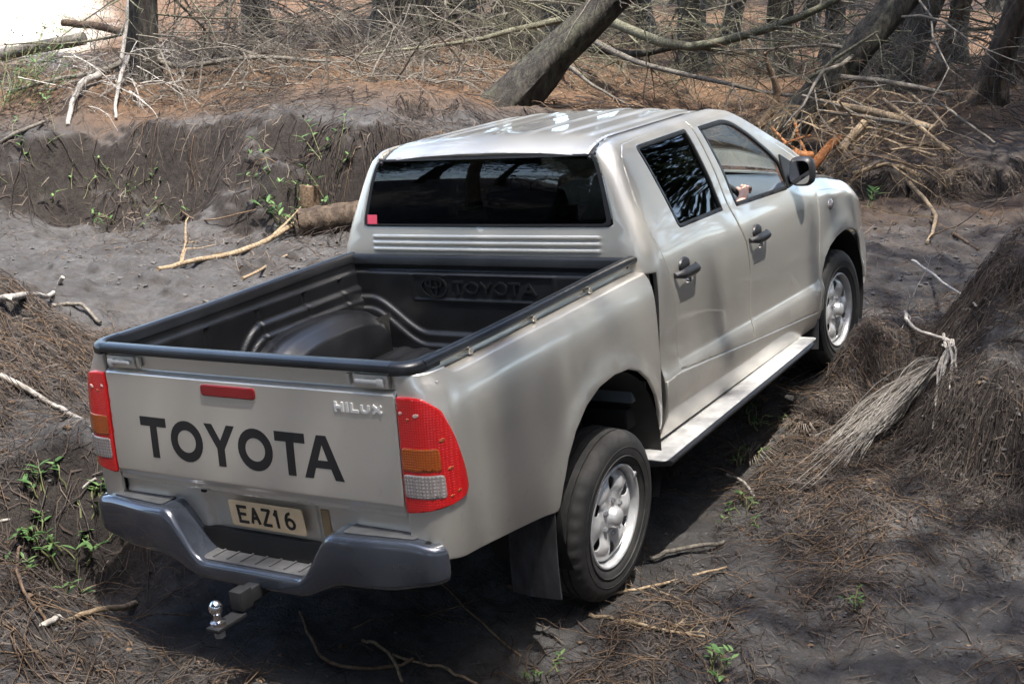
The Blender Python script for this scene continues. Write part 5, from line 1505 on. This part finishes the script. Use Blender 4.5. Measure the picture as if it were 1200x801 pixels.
bl_ = G(362, 262); mb = MB(); v, f = tube([bl_+np.array((0, 0, .02)), bl_+np.array((.02, .0, .16)), bl_+np.array((.03, 0, .40))], [.11, .12, .10], 12); c_ = np.array(bl_)
o = MB().add([tuple(np.array(p)-c_+rr.normal(0, .008, 3)) for p in v], f).build("wood_block", M['brown'], None, True, 50); o.location = tuple(bl_); tag(o, "small tan block of wood standing among green leaves behind the cut log", "wood block")
stick([D(362, 145, 15.3), D(378, 185, 14.9), G(392, 244)], .022, .03, 'brown', "brown stick propped upright against the left bank beside the cab", 21, amp=.01)
stick([D(299, 169, 15.3), D(335, 177, 15.1), D(374, 183, 15.0)], .03, .022, 'dead', "short pale branch jutting level out of the left bank", 22)
stick([D(296, 150, 15.5), D(294, 166, 15.3), D(292, 186, 15.2)], .03, .02, 'brown', "stubby brown root end pointing up on the left bank", 23)
stick([G(185, 319, .03), G(235, 308, .03), G(290, 296, .03), G(347, 268, .05)], .022, .03, 'tan', "long tan stick lying across the sandy track left of the bed", 24, twigs=3)
stick([G(284, 329, .02), G(310, 317, .03), G(336, 302, .02)], .016, .010, 'tan', "short tan stick on the track just below the long one", 25, twigs=1)
stick([G(210, 250, .04), G(240, 262, .03), G(300, 250, .04)], .010, .008, 'brown', "thin brown twig at the foot of the left bank", 26)
stick([D(2, 66, 17.6), D(45, 55, 17.4), D(99, 46, 17.2)], .075, .085, 'dead', "fallen grey log at the top left edge before the bright sand", 27, name="fallen_log", cat="log", sides=12)
stick([D(74, 27, 18.5), D(110, 30, 18.3), D(146, 38, 18.0)], .05, .055, 'brown', "fallen brown log above the grey one at the top left", 28, name="fallen_log", cat="log", sides=10)
stick([G(80, 150, .03), G(87, 128, .10), G(98, 110, .14), G(116, 98, .10)], .026, .050, 'pale', "bleached root arching down the far left end of the bank", 29, name="bleached_root", cat="root")
stick([G(136, 142, .03), G(139, 118, .12), D(150, 66, 16.6)], .018, .03, 'pale', "thin bleached root hanging beside the grey green trunk", 30, name="bleached_root", cat="root")
stick([G(0, 172, .04), G(24, 160, .06), G(52, 148, .05)], .025, .02, 'dead', "grey stick lying down the left end of the bank", 31)
stick([G(0, 446, .03), G(40, 470, .04), G(76, 492, .05), G(112, 512, .05)], .016, .012, 'pale', "pale root running down the left mound towards the tail light", 32, name="exposed_root", cat="root")
stick([G(0, 357, .03), G(28, 358, .06), G(62, 352, .05), G(74, 335, .08)], .022, .018, 'pale', "pale crooked root on top of the left mound", 33, name="exposed_root", cat="root")
stick([G(62, 362, .03), G(96, 366, .06), G(118, 384, .04)], .016, .014, 'dead', "grey root curling off the left mound beside the bed corner", 34, name="exposed_root", cat="root")
stick([G(0, 618, .03), G(55, 604, .03), G(112, 572, .05)], .007, .006, 'pale', "thin pale stem crossing the leafy plant beside the bumper", 35)
stick([G(56, 738, .03), G(100, 727, .03), G(162, 713, .03)], .010, .014, 'tan', "tan stick on the ground left of the tow ball", 36)
stick([G(50, 740, .02), G(72, 728, .02)], .014, .012, 'pale', "pale wood chip left of the tan stick", 37, name="wood_chip", cat="wood chip")
stick([G(24, 648, .03), G(22, 690, .05), G(58, 740, .03)], .007, .006, 'brown', "brown hoop of root in the lower left corner", 38, name="exposed_root", cat="root")
stick([G(352, 722, .02), G(364, 756, .04), G(382, 782, .03), G(440, 790, .03), G(486, 780, .03)], .008, .007, 'brown', "curved brown root on the ground below the bumper", 39, name="exposed_root", cat="root")
stick([G(424, 755, .02), G(452, 770, .03), G(470, 802, .02)], .007, .006, 'tan', "tan twig pointing at the lower edge below the bumper", 40)
stick([G(460, 771, .02), G(520, 790, .03), G(560, 806, .02)], .006, .006, 'tan', "thin straight tan twig low in the middle foreground", 41)
stick([G(630, 792, .02), G(570, 742, .03), G(520, 690, .03)], .006, .005, 'brown', "brown twig in the shade behind the rear wheel", 42)
stick([G(700, 706, .02), G(770, 692, .03), G(852, 672, .03)], .008, .006, 'tan', "tan twig beside the rear tyre", 43, twigs=2)
stick([G(690, 724, .02), G(740, 738, .04), G(826, 755, .03)], .010, .006, 'tan', "longer tan twig with offshoots in front of the rear tyre", 44, twigs=4)
stick([G(760, 660, .03), G(800, 650, .04), G(848, 642, .03)], .011, .010, 'dead', "grey curved stick right of the rear tyre", 45)
stick([G(852, 560, .02), G(868, 572, .04), G(884, 585, .02)], .009, .008, 'pale', "short pale twig on the ground beside the running board", 46)
stick([G(1068, 320, .10), G(1100, 350, .14), G(1142, 378, .10)], .012, .007, 'pale', "straight bleached twig sticking up from the right mound", 47)
stick([G(1060, 376, .06), G(1070, 398, .08), G(1112, 420, .10)], .014, .010, 'pale', "bleached forked twig on the shoulder of the right mound", 48, twigs=2)
stick([G(900, 640, .02), G(950, 628, .03), G(1000, 600, .02)], .006, .004, 'brown', "thin brown twig on the bare sand right of the rear wheel", 49)
stick([G(780, 330), G(1000, 214, .1), G(1040, 206, .12), G(1078, 216, .10)][1:], .03, .018, 'tan', "tan branch lying along the foot of the splintered heap", 50)
stick([G(1065, 220, .05), G(1095, 258, .06), G(1087, 288, .03)], .026, .014, 'tan', "bent tan branch hanging down the right bank onto the track", 51, twigs=2)
stick([G(1091, 262, .03), G(1118, 280, .04), G(1146, 294, .02)], .020, .012, 'brown', "brown stick on the track right of the bonnet", 52)
# dry brush fan on the right, its stem on the mound
fan = MB(); r = np.random.RandomState(8); tip = G(1112, 424, .12); heart = G(1060, 500, .12)
fan.tube(wig([tip, G(1100, 452, .12), heart], .01, 3), .012, 6)
fo = empty("dry_branch", tip); tag(fo, "dry bleached branch with a feathery fan of dead twigs below the right mound", "branch")
fan.v = [tuple(np.array(p)-tip) for p in fan.v]; fan.build("stem", M['pale'], fo, True, 70)
for k in range(9):
    e = G(1118-k*4+r.uniform(-6, 6), 430+k*9+r.uniform(-8, 20), .03); g = MB(); g.tube(wig([tip+r.normal(0, .02, 3), (tip+e)/2+np.array((0, 0, .05)), e], .012, k, 8), np.linspace(.008, .004, 8), 4); g.v = [tuple(np.array(p)-tip) for p in g.v]
    g.build("twig", M['pale'], fo, True, 70)
fl_ = MB()
for k in range(170):
    s = heart+(tip-heart)*r.uniform(-.25, .75); q = r.rand()
    e = G(r.normal(910+ (1-q)*140, 14), r.normal(583-(1-q)*95, 16), .015+.04*r.rand())
    L = r.uniform(.35, 1.0); e = s+(e-s)*L; m_ = (s+e)/2+r.normal(0, .03, 3)+np.array((0, 0, .04))
    fl_.tube(wig([s, m_, e], .008, k, 6), np.linspace(.0034, .0016, 6), 3, False)
fl_.v = [tuple(np.array(p)-tip) for p in fl_.v]
tag(fl_.build("dead_sprays", M['pale'], fo, True, 80), kind="stuff")
# heap of splintered branches on the right bank
heap = [((982, 90), (1050, 98), (1115, 112), 14.6, 14.2, .035, .028, 'dead', "long grey pole lying highest across the splintered heap"), ((960, 120), (1030, 133), (1095, 152), 14.2, 13.6, .040, .045, 'tan', "thick tan pole with a pale broken end across the heap"),
        ((958, 130), (1020, 138), (1087, 150), 14.0, 13.6, .020, .020, 'dead', None), ((1016, 157), (1055, 170), (1098, 183), 13.8, 13.3, .016, .016, 'tan', None), ((1012, 161), (1060, 166), (1112, 176), 13.9, 13.4, .018, .018, 'brown', None),
        ((1035, 116), (1075, 146), (1113, 176), 14.0, 13.3, .020, .018, 'tan', None), ((1065, 108), (1090, 130), (1110, 150), 14.4, 14.0, .018, .014, 'tan', None), ((1087, 112), (1128, 140), (1166, 168), 14.4, 13.8, .018, .014, 'dead', "pale stick reaching from the heap down onto the needle litter at right"),
        ((952, 194), (966, 178), (984, 160), 13.4, 13.5, .055, .045, 'orange', "thick orange split limb standing out of the heap in front of the mirror"), ((914, 180), (932, 181), (952, 183), 13.4, 13.4, .05, .045, 'orange', "orange split limb lying level behind the door mirror"),
        ((984, 178), (998, 160), (1013, 143), 13.6, 13.8, .050, .042, 'tan', "pale tan split limb leaning in the middle of the heap"), ((930, 140), (936, 160), (946, 182), 13.8, 13.5, .018, .014, 'orange', None), ((905, 150), (922, 168), (942, 180), 13.9, 13.5, .016, .014, 'orange', None), ((925, 170), (934, 150), (948, 136), 13.6, 13.8, .015, .008, 'tan', None),
        ((912, 172), (930, 164), (950, 158), 13.6, 13.6, .012, .010, 'orange', None), ((960, 150), (1000, 128), (1040, 96), 14.0, 14.5, .018, .012, 'tan', None), ((970, 112), (1010, 104), (1060, 96), 14.5, 14.4, .016, .012, 'dead', None), ((1000, 180), (1040, 186), (1080, 198), 13.4, 13.1, .014, .012, 'brown', None),
        ((940, 112), (990, 128), (1060, 160), 14.3, 13.7, .016, .012, 'dead', None), ((955, 104), (1000, 118), (1046, 142), 14.4, 13.9, .013, .010, 'dead', None), ((990, 150), (1030, 152), (1072, 164), 13.9, 13.6, .012, .012, 'tan', None), ((1020, 126), (1050, 120), (1100, 124), 14.2, 14.0, .012, .010, 'dead', None), ((985, 192), (1020, 176), (1050, 150), 13.3, 13.8, .014, .010, 'brown', None)]
def heap_label(k, a, e, r0, mt):
    col = {'tan': 'tan', 'dead': 'grey', 'brown': 'brown', 'orange': 'orange'}[mt]; cx = (a[0]+e[0])/2; cy = (a[1]+e[1])/2; dx = e[0]-a[0]; dy = e[1]-a[1]
    ang = 'rising rightward' if dy < -.25*abs(dx) else 'sloping rightward' if dy > .25*abs(dx) else 'lying level'
    hor = 'at the left end' if cx < 945 else 'left of the middle' if cx < 1010 else 'right of the middle' if cx < 1065 else 'at the right end'
    ver = 'high' if cy < 130 else 'halfway up' if cy < 165 else 'low'
    return f"{'thin' if r0 < .015 else 'finger-thick'} {col} stick {ang}, {ver} in the heap, {hor}"
for k, (a, m_, e, d0, d1, r0, r1, mt, lab) in enumerate(heap):
    stick([D(*a, d0), D(*m_, (d0+d1)/2), D(*e, d1)], r0, r1, mt, lab or heap_label(k, a, e, r0, mt), 200+k, name="broken_branch", cat="branch", group="sticks of the splintered heap", amp=.003 if r0 > .03 or abs(a[0]-e[0]) < 45 else .007)
# ---- tangles of fine dead twigs nobody could count
def tangle(name, label, region, n, dep, size, mat, seed, dirn=None):
    r = np.random.RandomState(seed); mb = MB()
    for k in range(n):
        px = r.uniform(region[0], region[2]); py = r.uniform(region[1], region[3])
        p = D(px, py, r.uniform(*dep)); g = Hs(p[0], p[1]); p[2] = max(p[2], g+.05)
        a = r.uniform(0, 2*pi); d = RT*cos(a)+UP*sin(a)*.5+FW*r.normal(0, .4)
        gq = branch_geo(p, d, r.uniform(*size), r.uniform(.006, .014), seed*1000+k, .35, r.randint(4, 9), 3); mb.add(gq.v, gq.f)
    v = np.array(mb.v); ok_ = v[:, 2] > -5; o = mb.build(name, M[mat], None, True, 80); tag(o, label, kind="stuff"); return o
tangle("dead_twigs", "grey mass of dead twigs above the left bank", (170, 5, 560, 92), 250, (16.8, 22), (.9, 2.4), 'dead', 1)
tangle("dead_twigs", "lichened dead twigs behind the truck's roof", (560, 2, 960, 90), 160, (17, 23), (.9, 2.6), 'deadmoss', 2)
tangle("dead_twigs", "pale dead twigs between the trunks at the right", (940, 10, 1200, 90), 110, (16.5, 24), (.7, 2.0), 'dead', 3)
tangle("dead_twigs", "bleached twigs and rootlets at the far left end of the bank", (20, 60, 170, 140), 70, (15.6, 18), (.5, 1.3), 'pale', 4)
tangle("dead_twigs", "dead twigs hanging over the middle of the left bank", (300, 60, 560, 128), 80, (15.6, 18.5), (.6, 1.8), 'dead', 8)
tangle("dead_twigs", "dead twigs drooping over the top of the left bank", (110, 40, 340, 118), 90, (15.8, 18.5), (.6, 1.6), 'dead', 7)
tangle("fine_splinters", "fine splinters and twigs through the broken heap", (905, 118, 1090, 200), 70, (13.2, 14.6), (.4, 1.0), 'tan', 5)
tangle("hanging_twigs", "thin dead stems standing along the top of the left bank", (230, 110, 560, 140), 40, (15.4, 17.0), (.4, 1.0), 'dead', 6)
# ================================================================== LITTER, ROOTLETS, PLANTS
def scatter(n, region, seed, dens=None):
    r = np.random.RandomState(seed); out = []
    while len(out) < n:
        x = r.uniform(region[0], region[1], n); y = r.uniform(region[2], region[3], n)
        keep = np.ones(n, bool) if dens is None else r.rand(n) < dens(x, y)
        out += list(zip(x[keep], y[keep]))
    return np.array(out[:n])
def grad(x, y, e=.04):
    return (H(x+e, y)-H(x-e, y))/(2*e), (H(x, y+e)-H(x, y-e))/(2*e)
def in_truck(x, y): return (x > -1.25) & (x < 3.9) & (np.abs(y-.04*x) < .86)
def dens_near(x, y):
    d, _ = bank_d(x, y); q = .10+1.2*np.clip(fbm(x, y, .9, 301, 3)+.18, 0, 1)
    path = smooth(-.4, -1.4, d)*smooth(-6.5, -4.5, d)*(x < 9)
    q = q*(1-.75*path)
    bare = np.exp(-(((x-.8)/1.3)**2+((y+2.05)/.60)**2)); q = q*(1-.93*bare)*np.where((y < -1.15) & (x > 1.7), .4, 1)
    return np.clip(q, 0, 1)*np.where(in_truck(x, y), .15, 1)
def needles(name, label, P, Lr, Wr, seed, tone=(0, 1), lift=.006, tilt=.25, mat='litter'):
    r = np.random.RandomState(seed); n = len(P); x, y = P[:, 0], P[:, 1]; z = H(x, y)+lift
    a = r.uniform(0, 2*pi, n); L = r.uniform(*Lr, n)/2; W = r.uniform(*Wr, n)/2
    gx_, gy_ = grad(x, y)
    dx, dy = np.cos(a), np.sin(a); dz = gx_*dx+gy_*dy+r.normal(0, tilt, n)*.5; sx, sy = -dy, dx; sz = gx_*sx+gy_*sy
    bend = r.normal(0, .25, n)
    c = np.stack([x, y, z], 1); d = np.stack([dx, dy, dz], 1)*L[:, None]; s = np.stack([sx, sy, sz], 1)
    m = c+s*(bend*L)[:, None]+np.array((0, 0, 1))*(np.abs(r.normal(0, .008, n))+.002)[:, None]
    w = s*W[:, None]
    V = np.stack([c-d-w*.6, c-d+w*.6, m-w, m+w, c+d-w*.4, c+d+w*.4], 1).reshape(-1, 3)
    k = np.arange(n)*6; F = np.concatenate([np.stack([k, k+1, k+3, k+2], 1), np.stack([k+2, k+3, k+5, k+4], 1)])
    t = np.repeat(np.clip(tone[0]+(tone[1]-tone[0])*r.rand(n)**1.3, 0, 1), 6)
    o = fast_mesh(name, V, F, [M[mat]], attr={"tone": t}, smooth_=False); tag(o, label, kind="stuff"); return o
needles("needle_litter", "brown needles and shreds of bark scattered over the near ground", scatter(62000, (-2.2, 6.5, -3.0, 4.5), 1, dens_near), (.04, .15), (.0025, .006), 1, (0, .85))
needles("needle_litter", "brown needle litter on the track and banks farther back", scatter(30000, (4, 14, -3, 14), 2, dens_near), (.06, .22), (.004, .010), 2, (.05, .9))
needles("needle_litter", "tan needle litter covering the forest floor beyond the banks", scatter(26000, (9, 32, -2, 24), 3, lambda x, y: smooth(.6, 2.0, bank_d(x, y)[0])), (.12, .42), (.010, .024), 3, (.2, 1.0), .01, mat='floorlitter')
def strands(name, label, P, Lr, rad, mat, seed, follow=.8, n=6, spread=.35, lift=.012, sides=3):
    """rootlets and twigs: start at P, run down the slope"""
    r = np.random.RandomState(seed); N = len(P); x = P[:, 0].copy(); y = P[:, 1].copy(); L = r.uniform(*Lr, N)/(n-1)
    a = r.uniform(0, 2*pi, N); pts = []
    lf = lift+np.abs(r.normal(0, lift, N))
    for k in range(n):
        arch_ = 1+1.6*np.sin(pi*k/(n-1))
        pts.append(np.stack([x, y, H(x, y, True)+lf*arch_*(1 if k < n-1 else .3)], 1))
        gx_, gy_ = grad(x, y, .10); g = np.hypot(gx_, gy_)+1e-6; f = np.clip(g*1.6, 0, 1)*follow
        dx = f*(-gx_/g)+(1-f)*np.cos(a); dy = f*(-gy_/g)+(1-f)*np.sin(a)
        a = np.arctan2(dy, dx)+r.normal(0, spread, N)
        st = L/np.sqrt(1+np.minimum(g, 2)**2*f)
        x = x+np.cos(a)*st; y = y+np.sin(a)*st
    Q = np.stack(pts, 1)                                # N, n, 3
    T_ = np.gradient(Q, axis=1); T_ /= np.linalg.norm(T_, axis=2, keepdims=True)+1e-9
    S = np.cross(T_, np.array((0, 0, 1.0))); S /= np.linalg.norm(S, axis=2, keepdims=True)+1e-9; U = np.cross(S, T_)
    R = r.uniform(*rad, N)[:, None]*np.linspace(1, .35, n)[None]
    ring_ = [Q+(S*cos(q)+U*sin(q))*R[..., None] for q in (pi/2, pi*7/6, pi*11/6)]
    V = np.stack(ring_, 2).reshape(-1, 3)
    base = (np.arange(N)*n*3)[:, None, None]+(np.arange(n-1)*3)[None, :, None]+np.arange(3)[None, None]
    nxt = (np.arange(N)*n*3)[:, None, None]+(np.arange(n-1)*3)[None, :, None]+((np.arange(3)+1) % 3)[None, None]
    F = np.stack([base, nxt, nxt+3, base+3], 3).reshape(-1, 4)
    t = np.repeat(r.rand(N), n*3)
    o = fast_mesh(name, V, F, [M[mat]], attr={"tone": t}); tag(o, label, kind="stuff"); return o
# lumps of soil and chips on the track
def clods(name, label, P, size, mat, seed):
    r = np.random.RandomState(seed); bm = bmesh.new(); bmesh.ops.create_icosphere(bm, subdivisions=1, radius=1); bv_ = np.array([v.co[:] for v in bm.verts]); bf = np.array([[v.index for v in f.verts] for f in bm.faces]); bm.free()
    n = len(P); s = r.uniform(*size, n); V = bv_[None]*(1+r.normal(0, .33, (n, len(bv_), 1)))*s[:, None, None]*np.array((1, 1, .5)); V[..., 0] += P[:, 0, None]; V[..., 1] += P[:, 1, None]; V[..., 2] += (H(P[:, 0], P[:, 1])+s*.15)[:, None]
    F = (bf[None]+(np.arange(n)*len(bv_))[:, None, None]).reshape(-1, 3); o = fast_mesh(name, V.reshape(-1, 3), F, [M[mat]], smooth_=False); tag(o, label, kind="stuff"); return o
M['clod'] = simple("soil_clods", (.085, .080, .077), .95, var=.4, vscale=20)
def face_dens(x, y):
    gx_, gy_ = grad(x, y, .12); return np.clip(np.hypot(gx_, gy_)*1.3-.25, 0, 1)
def mound_dens(x, y): return ((y < -.9+.25*fbm(x, y, .8, 5, 2)) & (x > 1.5)).astype(float)*np.clip(.25+face_dens(x, y), 0, 1)*(.12+smooth(-.05, .30, fbm(x, y, .75, 421, 3)))
strands("rootlets", "shaggy dark rootlets hanging over the right mound", scatter(3000, (1.5, 5.5, -3.4, -.8), 11, mound_dens), (.06, .26), (.0011, .0030), 'root', 11, .5, spread=.9)
strands("rootlets", "paler shredded rootlets over the right mound", scatter(2200, (1.6, 5.5, -3.4, -.9), 12, mound_dens), (.06, .24), (.0011, .0028), 'root2', 12, .4, spread=1.0)
strands("rootlets", "long dark roots hanging from the brow of the right mound", scatter(420, (1.6, 3.2, -3.4, -1.2), 27, lambda x, y: mound_dens(x, y)*face_dens(x, y)), (.25, .6), (.002, .0045), 'root', 27, .9, spread=.3)
clods("soil_clods", "crumbling lumps of soil over the right mound", scatter(900, (1.5, 5.5, -3.4, -.8), 28, mound_dens), (.004, .020), 'clod', 28)
strands("rootlets", "matted roots hanging from the left bank", scatter(1500, (3.5, 13.5, 4.5, 14.5), 13, lambda x, y: face_dens(x, y)*(bank_d(x, y)[0] > -.6)*smooth(.10, .30, fbm(x, y, 2.4, 401, 2)+.1*(x > 6.5))), (.4, 1.2), (.003, .009), 'root', 13, .92, spread=.35)
strands("rootlets", "pale roots and stems trailing down the left bank", scatter(230, (3.5, 13.5, 4.5, 14.5), 14, lambda x, y: face_dens(x, y)*(bank_d(x, y)[0] > -.6)), (.35, 1.1), (.004, .010), 'root', 14, .9, spread=.4)
strands("rootlets", "roots hanging from the low right bank", scatter(1500, (8.5, 16, -3, 4), 15, lambda x, y: face_dens(x, y)*(bank_d(x, y)[0] > -.5)), (.25, .7), (.004, .008), 'root', 15, .9)
strands("rootlets", "fine roots and stems over the left mound", scatter(700, (-2.0, 2.2, 1.2, 5.5), 16, lambda x, y: .25+face_dens(x, y)), (.10, .55), (.0016, .0045), 'root2', 16, .5, spread=.7)
strands("rootlets", "dark rootlets over the left mound", scatter(900, (-2.0, 2.2, 1.2, 5.5), 17, lambda x, y: .2+face_dens(x, y)), (.10, .45), (.0016, .004), 'root', 17, .6, spread=.6)
strands("twig_litter", "small brown twigs strewn over the near ground", scatter(2600, (-2.2, 6.0, -3.0, 4.5), 18, dens_near), (.12, .55), (.0016, .0042), 'brown', 18, .15, spread=.3, lift=.008)
strands("twig_litter", "small dark twigs strewn over the near ground", scatter(2200, (-2.2, 6.0, -3.0, 4.5), 19, dens_near), (.10, .45), (.0016, .0040), 'root2', 19, .15, spread=.35, lift=.008)
strands("twig_litter", "pale twigs on the track and forest floor farther back", scatter(1500, (6, 26, -2, 20), 20), (.3, 1.2), (.004, .010), 'brown', 20, .1, spread=.25, lift=.015)
clods("soil_clods", "crumbs of dark soil on the near ground", scatter(7000, (-2.2, 5, -3, 3.5), 23, lambda x, y: np.where(in_truck(x, y), .2, 1)*(.4+.6*(fbm(x, y, .7, 7, 2) > 0))), (.003, .012), 'clod', 23)
clods("soil_clods", "lumps of dark sand on the churned track behind", scatter(1800, (3, 12, -1, 10), 24, lambda x, y: (bank_d(x, y)[0] < -.7).astype(float)), (.006, .026), 'clod', 24)
clods("bark_chips", "flat chips of bark and cone scales on the near ground", scatter(1500, (-2.2, 5, -3, 3.5), 25, dens_near), (.006, .020), 'brown', 25)
clods("bark_chips", "chips of bark and small stones on the track behind", scatter(500, (3, 13, -1, 10), 26, lambda x, y: (bank_d(x, y)[0] < -.4).astype(float)), (.006, .016), 'brown', 26)
# ---- plants
def leaf_mesh(mb, tone, p, d, L, W, up, r, fold=.25):
    d = d/np.linalg.norm(d); s = np.cross(d, up); s /= np.linalg.norm(s)+1e-9; u = np.cross(s, d)
    i = len(mb[0]); n = 5
    for k in range(n):
        t = k/(n-1); c = p+d*L*t-u*L*.22*t*t; w = W*sin(pi*min(.97, .10+.9*t))*.5
        mb[0].extend([c-s*w+u*w*fold, c, c+s*w+u*w*fold])
    for k in range(n-1):
        a = i+k*3; mb[1].extend([(a, a+1, a+4, a+3), (a+1, a+2, a+5, a+4)])
    tone.extend([r.rand()]*(n*3))
def plant(name, label, base, nst, L, leaf, seed, spread=.5, per=5, cat="plant", group=None):
    r = np.random.RandomState(seed); o = empty(name, base); tag(o, label, cat, group)
    lv = []
    for k in range(nst):
        a = r.uniform(0, 2*pi); rad = r.uniform(0, spread); b0 = np.array((cos(a)*rad, sin(a)*rad, 0)); b0[2] = Hs(base[0]+b0[0], base[1]+b0[1])-base[2]
        d = np.array((cos(a)*.6, sin(a)*.6, .8))+r.normal(0, .25, 3); d /= np.linalg.norm(d); l = L*r.uniform(.5, 1)
        P = wig([b0, b0+d*l*.5+np.array((0, 0, .03)), b0+d*l], .01, seed*50+k, 7); st = MB(); st.tube(P, np.linspace(.004, .002, 7), 4, False); st.build("stem", M['leaf_stem'], o, True, 80)
        for j in range(per):
            t = r.randint(2, 7); q = r.uniform(0, 2*pi); dd = d*.5+np.array((cos(q), sin(q), r.uniform(-.1, .5)))
            lv.append((P[t], dd, leaf*r.uniform(.6, 1.2)))
    big = leaf > .055
    acc = ([], []); tone = []
    for p, dd, l in lv:
        if big:
            m_ = ([], []); tn = []; leaf_mesh(m_, tn, p, dd, l, l*.34, np.array((0, 0, 1.0)), r)
            fast_mesh("leaf", m_[0], m_[1], [M['leaf']], o, attr={"tone": tn})
        else: leaf_mesh(acc, tone, p, dd, l, l*.38, np.array((0, 0, 1.0)), r)
    if not big: tag(fast_mesh("leaves", acc[0], acc[1], [M['leaf']], o, attr={"tone": tone}), kind="stuff")
    return o
M['leaf_stem'] = simple("plant_stem", (.16, .17, .07), .7)
plant("leafy_plant", "sprawling bright green leafy plant on the ground left of the bumper", G(96, 668), 26, .17, .062, 1, .26, 5)
plant("seedling", "lone green sprig left of the sprawling plant", G(42, 640), 4, .14, .062, 2, .06, 3)
plant("green_shrub", "green leafy shoots behind the cut log at the foot of the bank", G(352, 240), 14, .50, .11, 3, .40, 6)
plant("green_shrub", "fern-like green shoots beside the cab's left corner", G(384, 240), 12, .55, .10, 4, .30, 6)
plant("bank_plant", "sparse green plant high on the left bank near the picture's edge", G(44, 222), 10, .45, .09, 5, .5, 4)
plant("bank_plant", "small green plant in the hollow of the left bank", G(152, 228), 7, .35, .07, 6, .3, 4)
plant("bank_plant", "small green plant at the foot of the left bank", G(190, 254), 7, .30, .07, 7, .25, 4)
plant("bank_plant", "creeping green plant on the sand below the left bank", G(136, 266), 8, .28, .07, 8, .35, 4)
plant("seedling", "bright green leaf pair in front of the bonnet on the far bank", G(1016, 246), 3, .25, .13, 9, .05, 3)
plant("seedling", "small green weed beside the running board", G(888, 500), 6, .12, .045, 10, .12, 4)
plant("seedling", "tiny weed right of the dead grass tuft", G(868, 548), 5, .10, .040, 11, .10, 4)
plant("seedling", "tiny green weed on the bare sand at lower right", G(1010, 716), 5, .07, .030, 12, .06, 4)
plant("seedling", "small weed with pale leaves at the lower edge right of centre", G(832, 786), 6, .10, .050, 13, .06, 4)
plant("seedling", "faint green weed on the ground in front of the rear tyre", G(636, 786), 5, .08, .03, 14, .10, 4)
plant("seedling", "small weed beside the dry twig fan", G(870, 605), 7, .10, .035, 15, .14, 4)
plant("roadside_bush", "bright sunlit green bush at the far left edge", G(2, 122), 110, 1.1, .054, 16, .7, 14, "bush")
plant("roadside_bush", "bright sunlit green clump on the pale sand at the top left", G(78, 42), 60, .9, .054, 17, .8, 12, "bush")
# dead grass tufts
def tuft(label, base, n, L, seed):
    r = np.random.RandomState(seed); V = []; F = []; tn = []
    for k in range(n):
        a = r.uniform(0, 2*pi); l = L*r.uniform(.4, 1); w = .0018; d = np.array((cos(a), sin(a), 0)); s = np.array((-sin(a), cos(a), 0))*w; p = d*r.uniform(0, .03); q = p+d*l*.5+np.array((0, 0, l*.35)); e = p+d*l+np.array((0, 0, l*.1))
        i = len(V); V += [p-s, p+s, q-s, q+s, e-s*.3, e+s*.3]; F += [(i, i+1, i+3, i+2), (i+2, i+3, i+5, i+4)]; tn += [.6+.4*r.rand()]*6
    o = fast_mesh("dead_grass_tuft", V, F, [M['litter']], attr={"tone": tn}); o.location = tuple(base); tag(o, label, "grass tuft")
tuft("dead straw-coloured grass tuft on the ground beside the running board", G(876, 535), 90, .22, 1)
tuft("small dead grass tuft right of the weed by the running board", G(940, 500), 60, .18, 2)
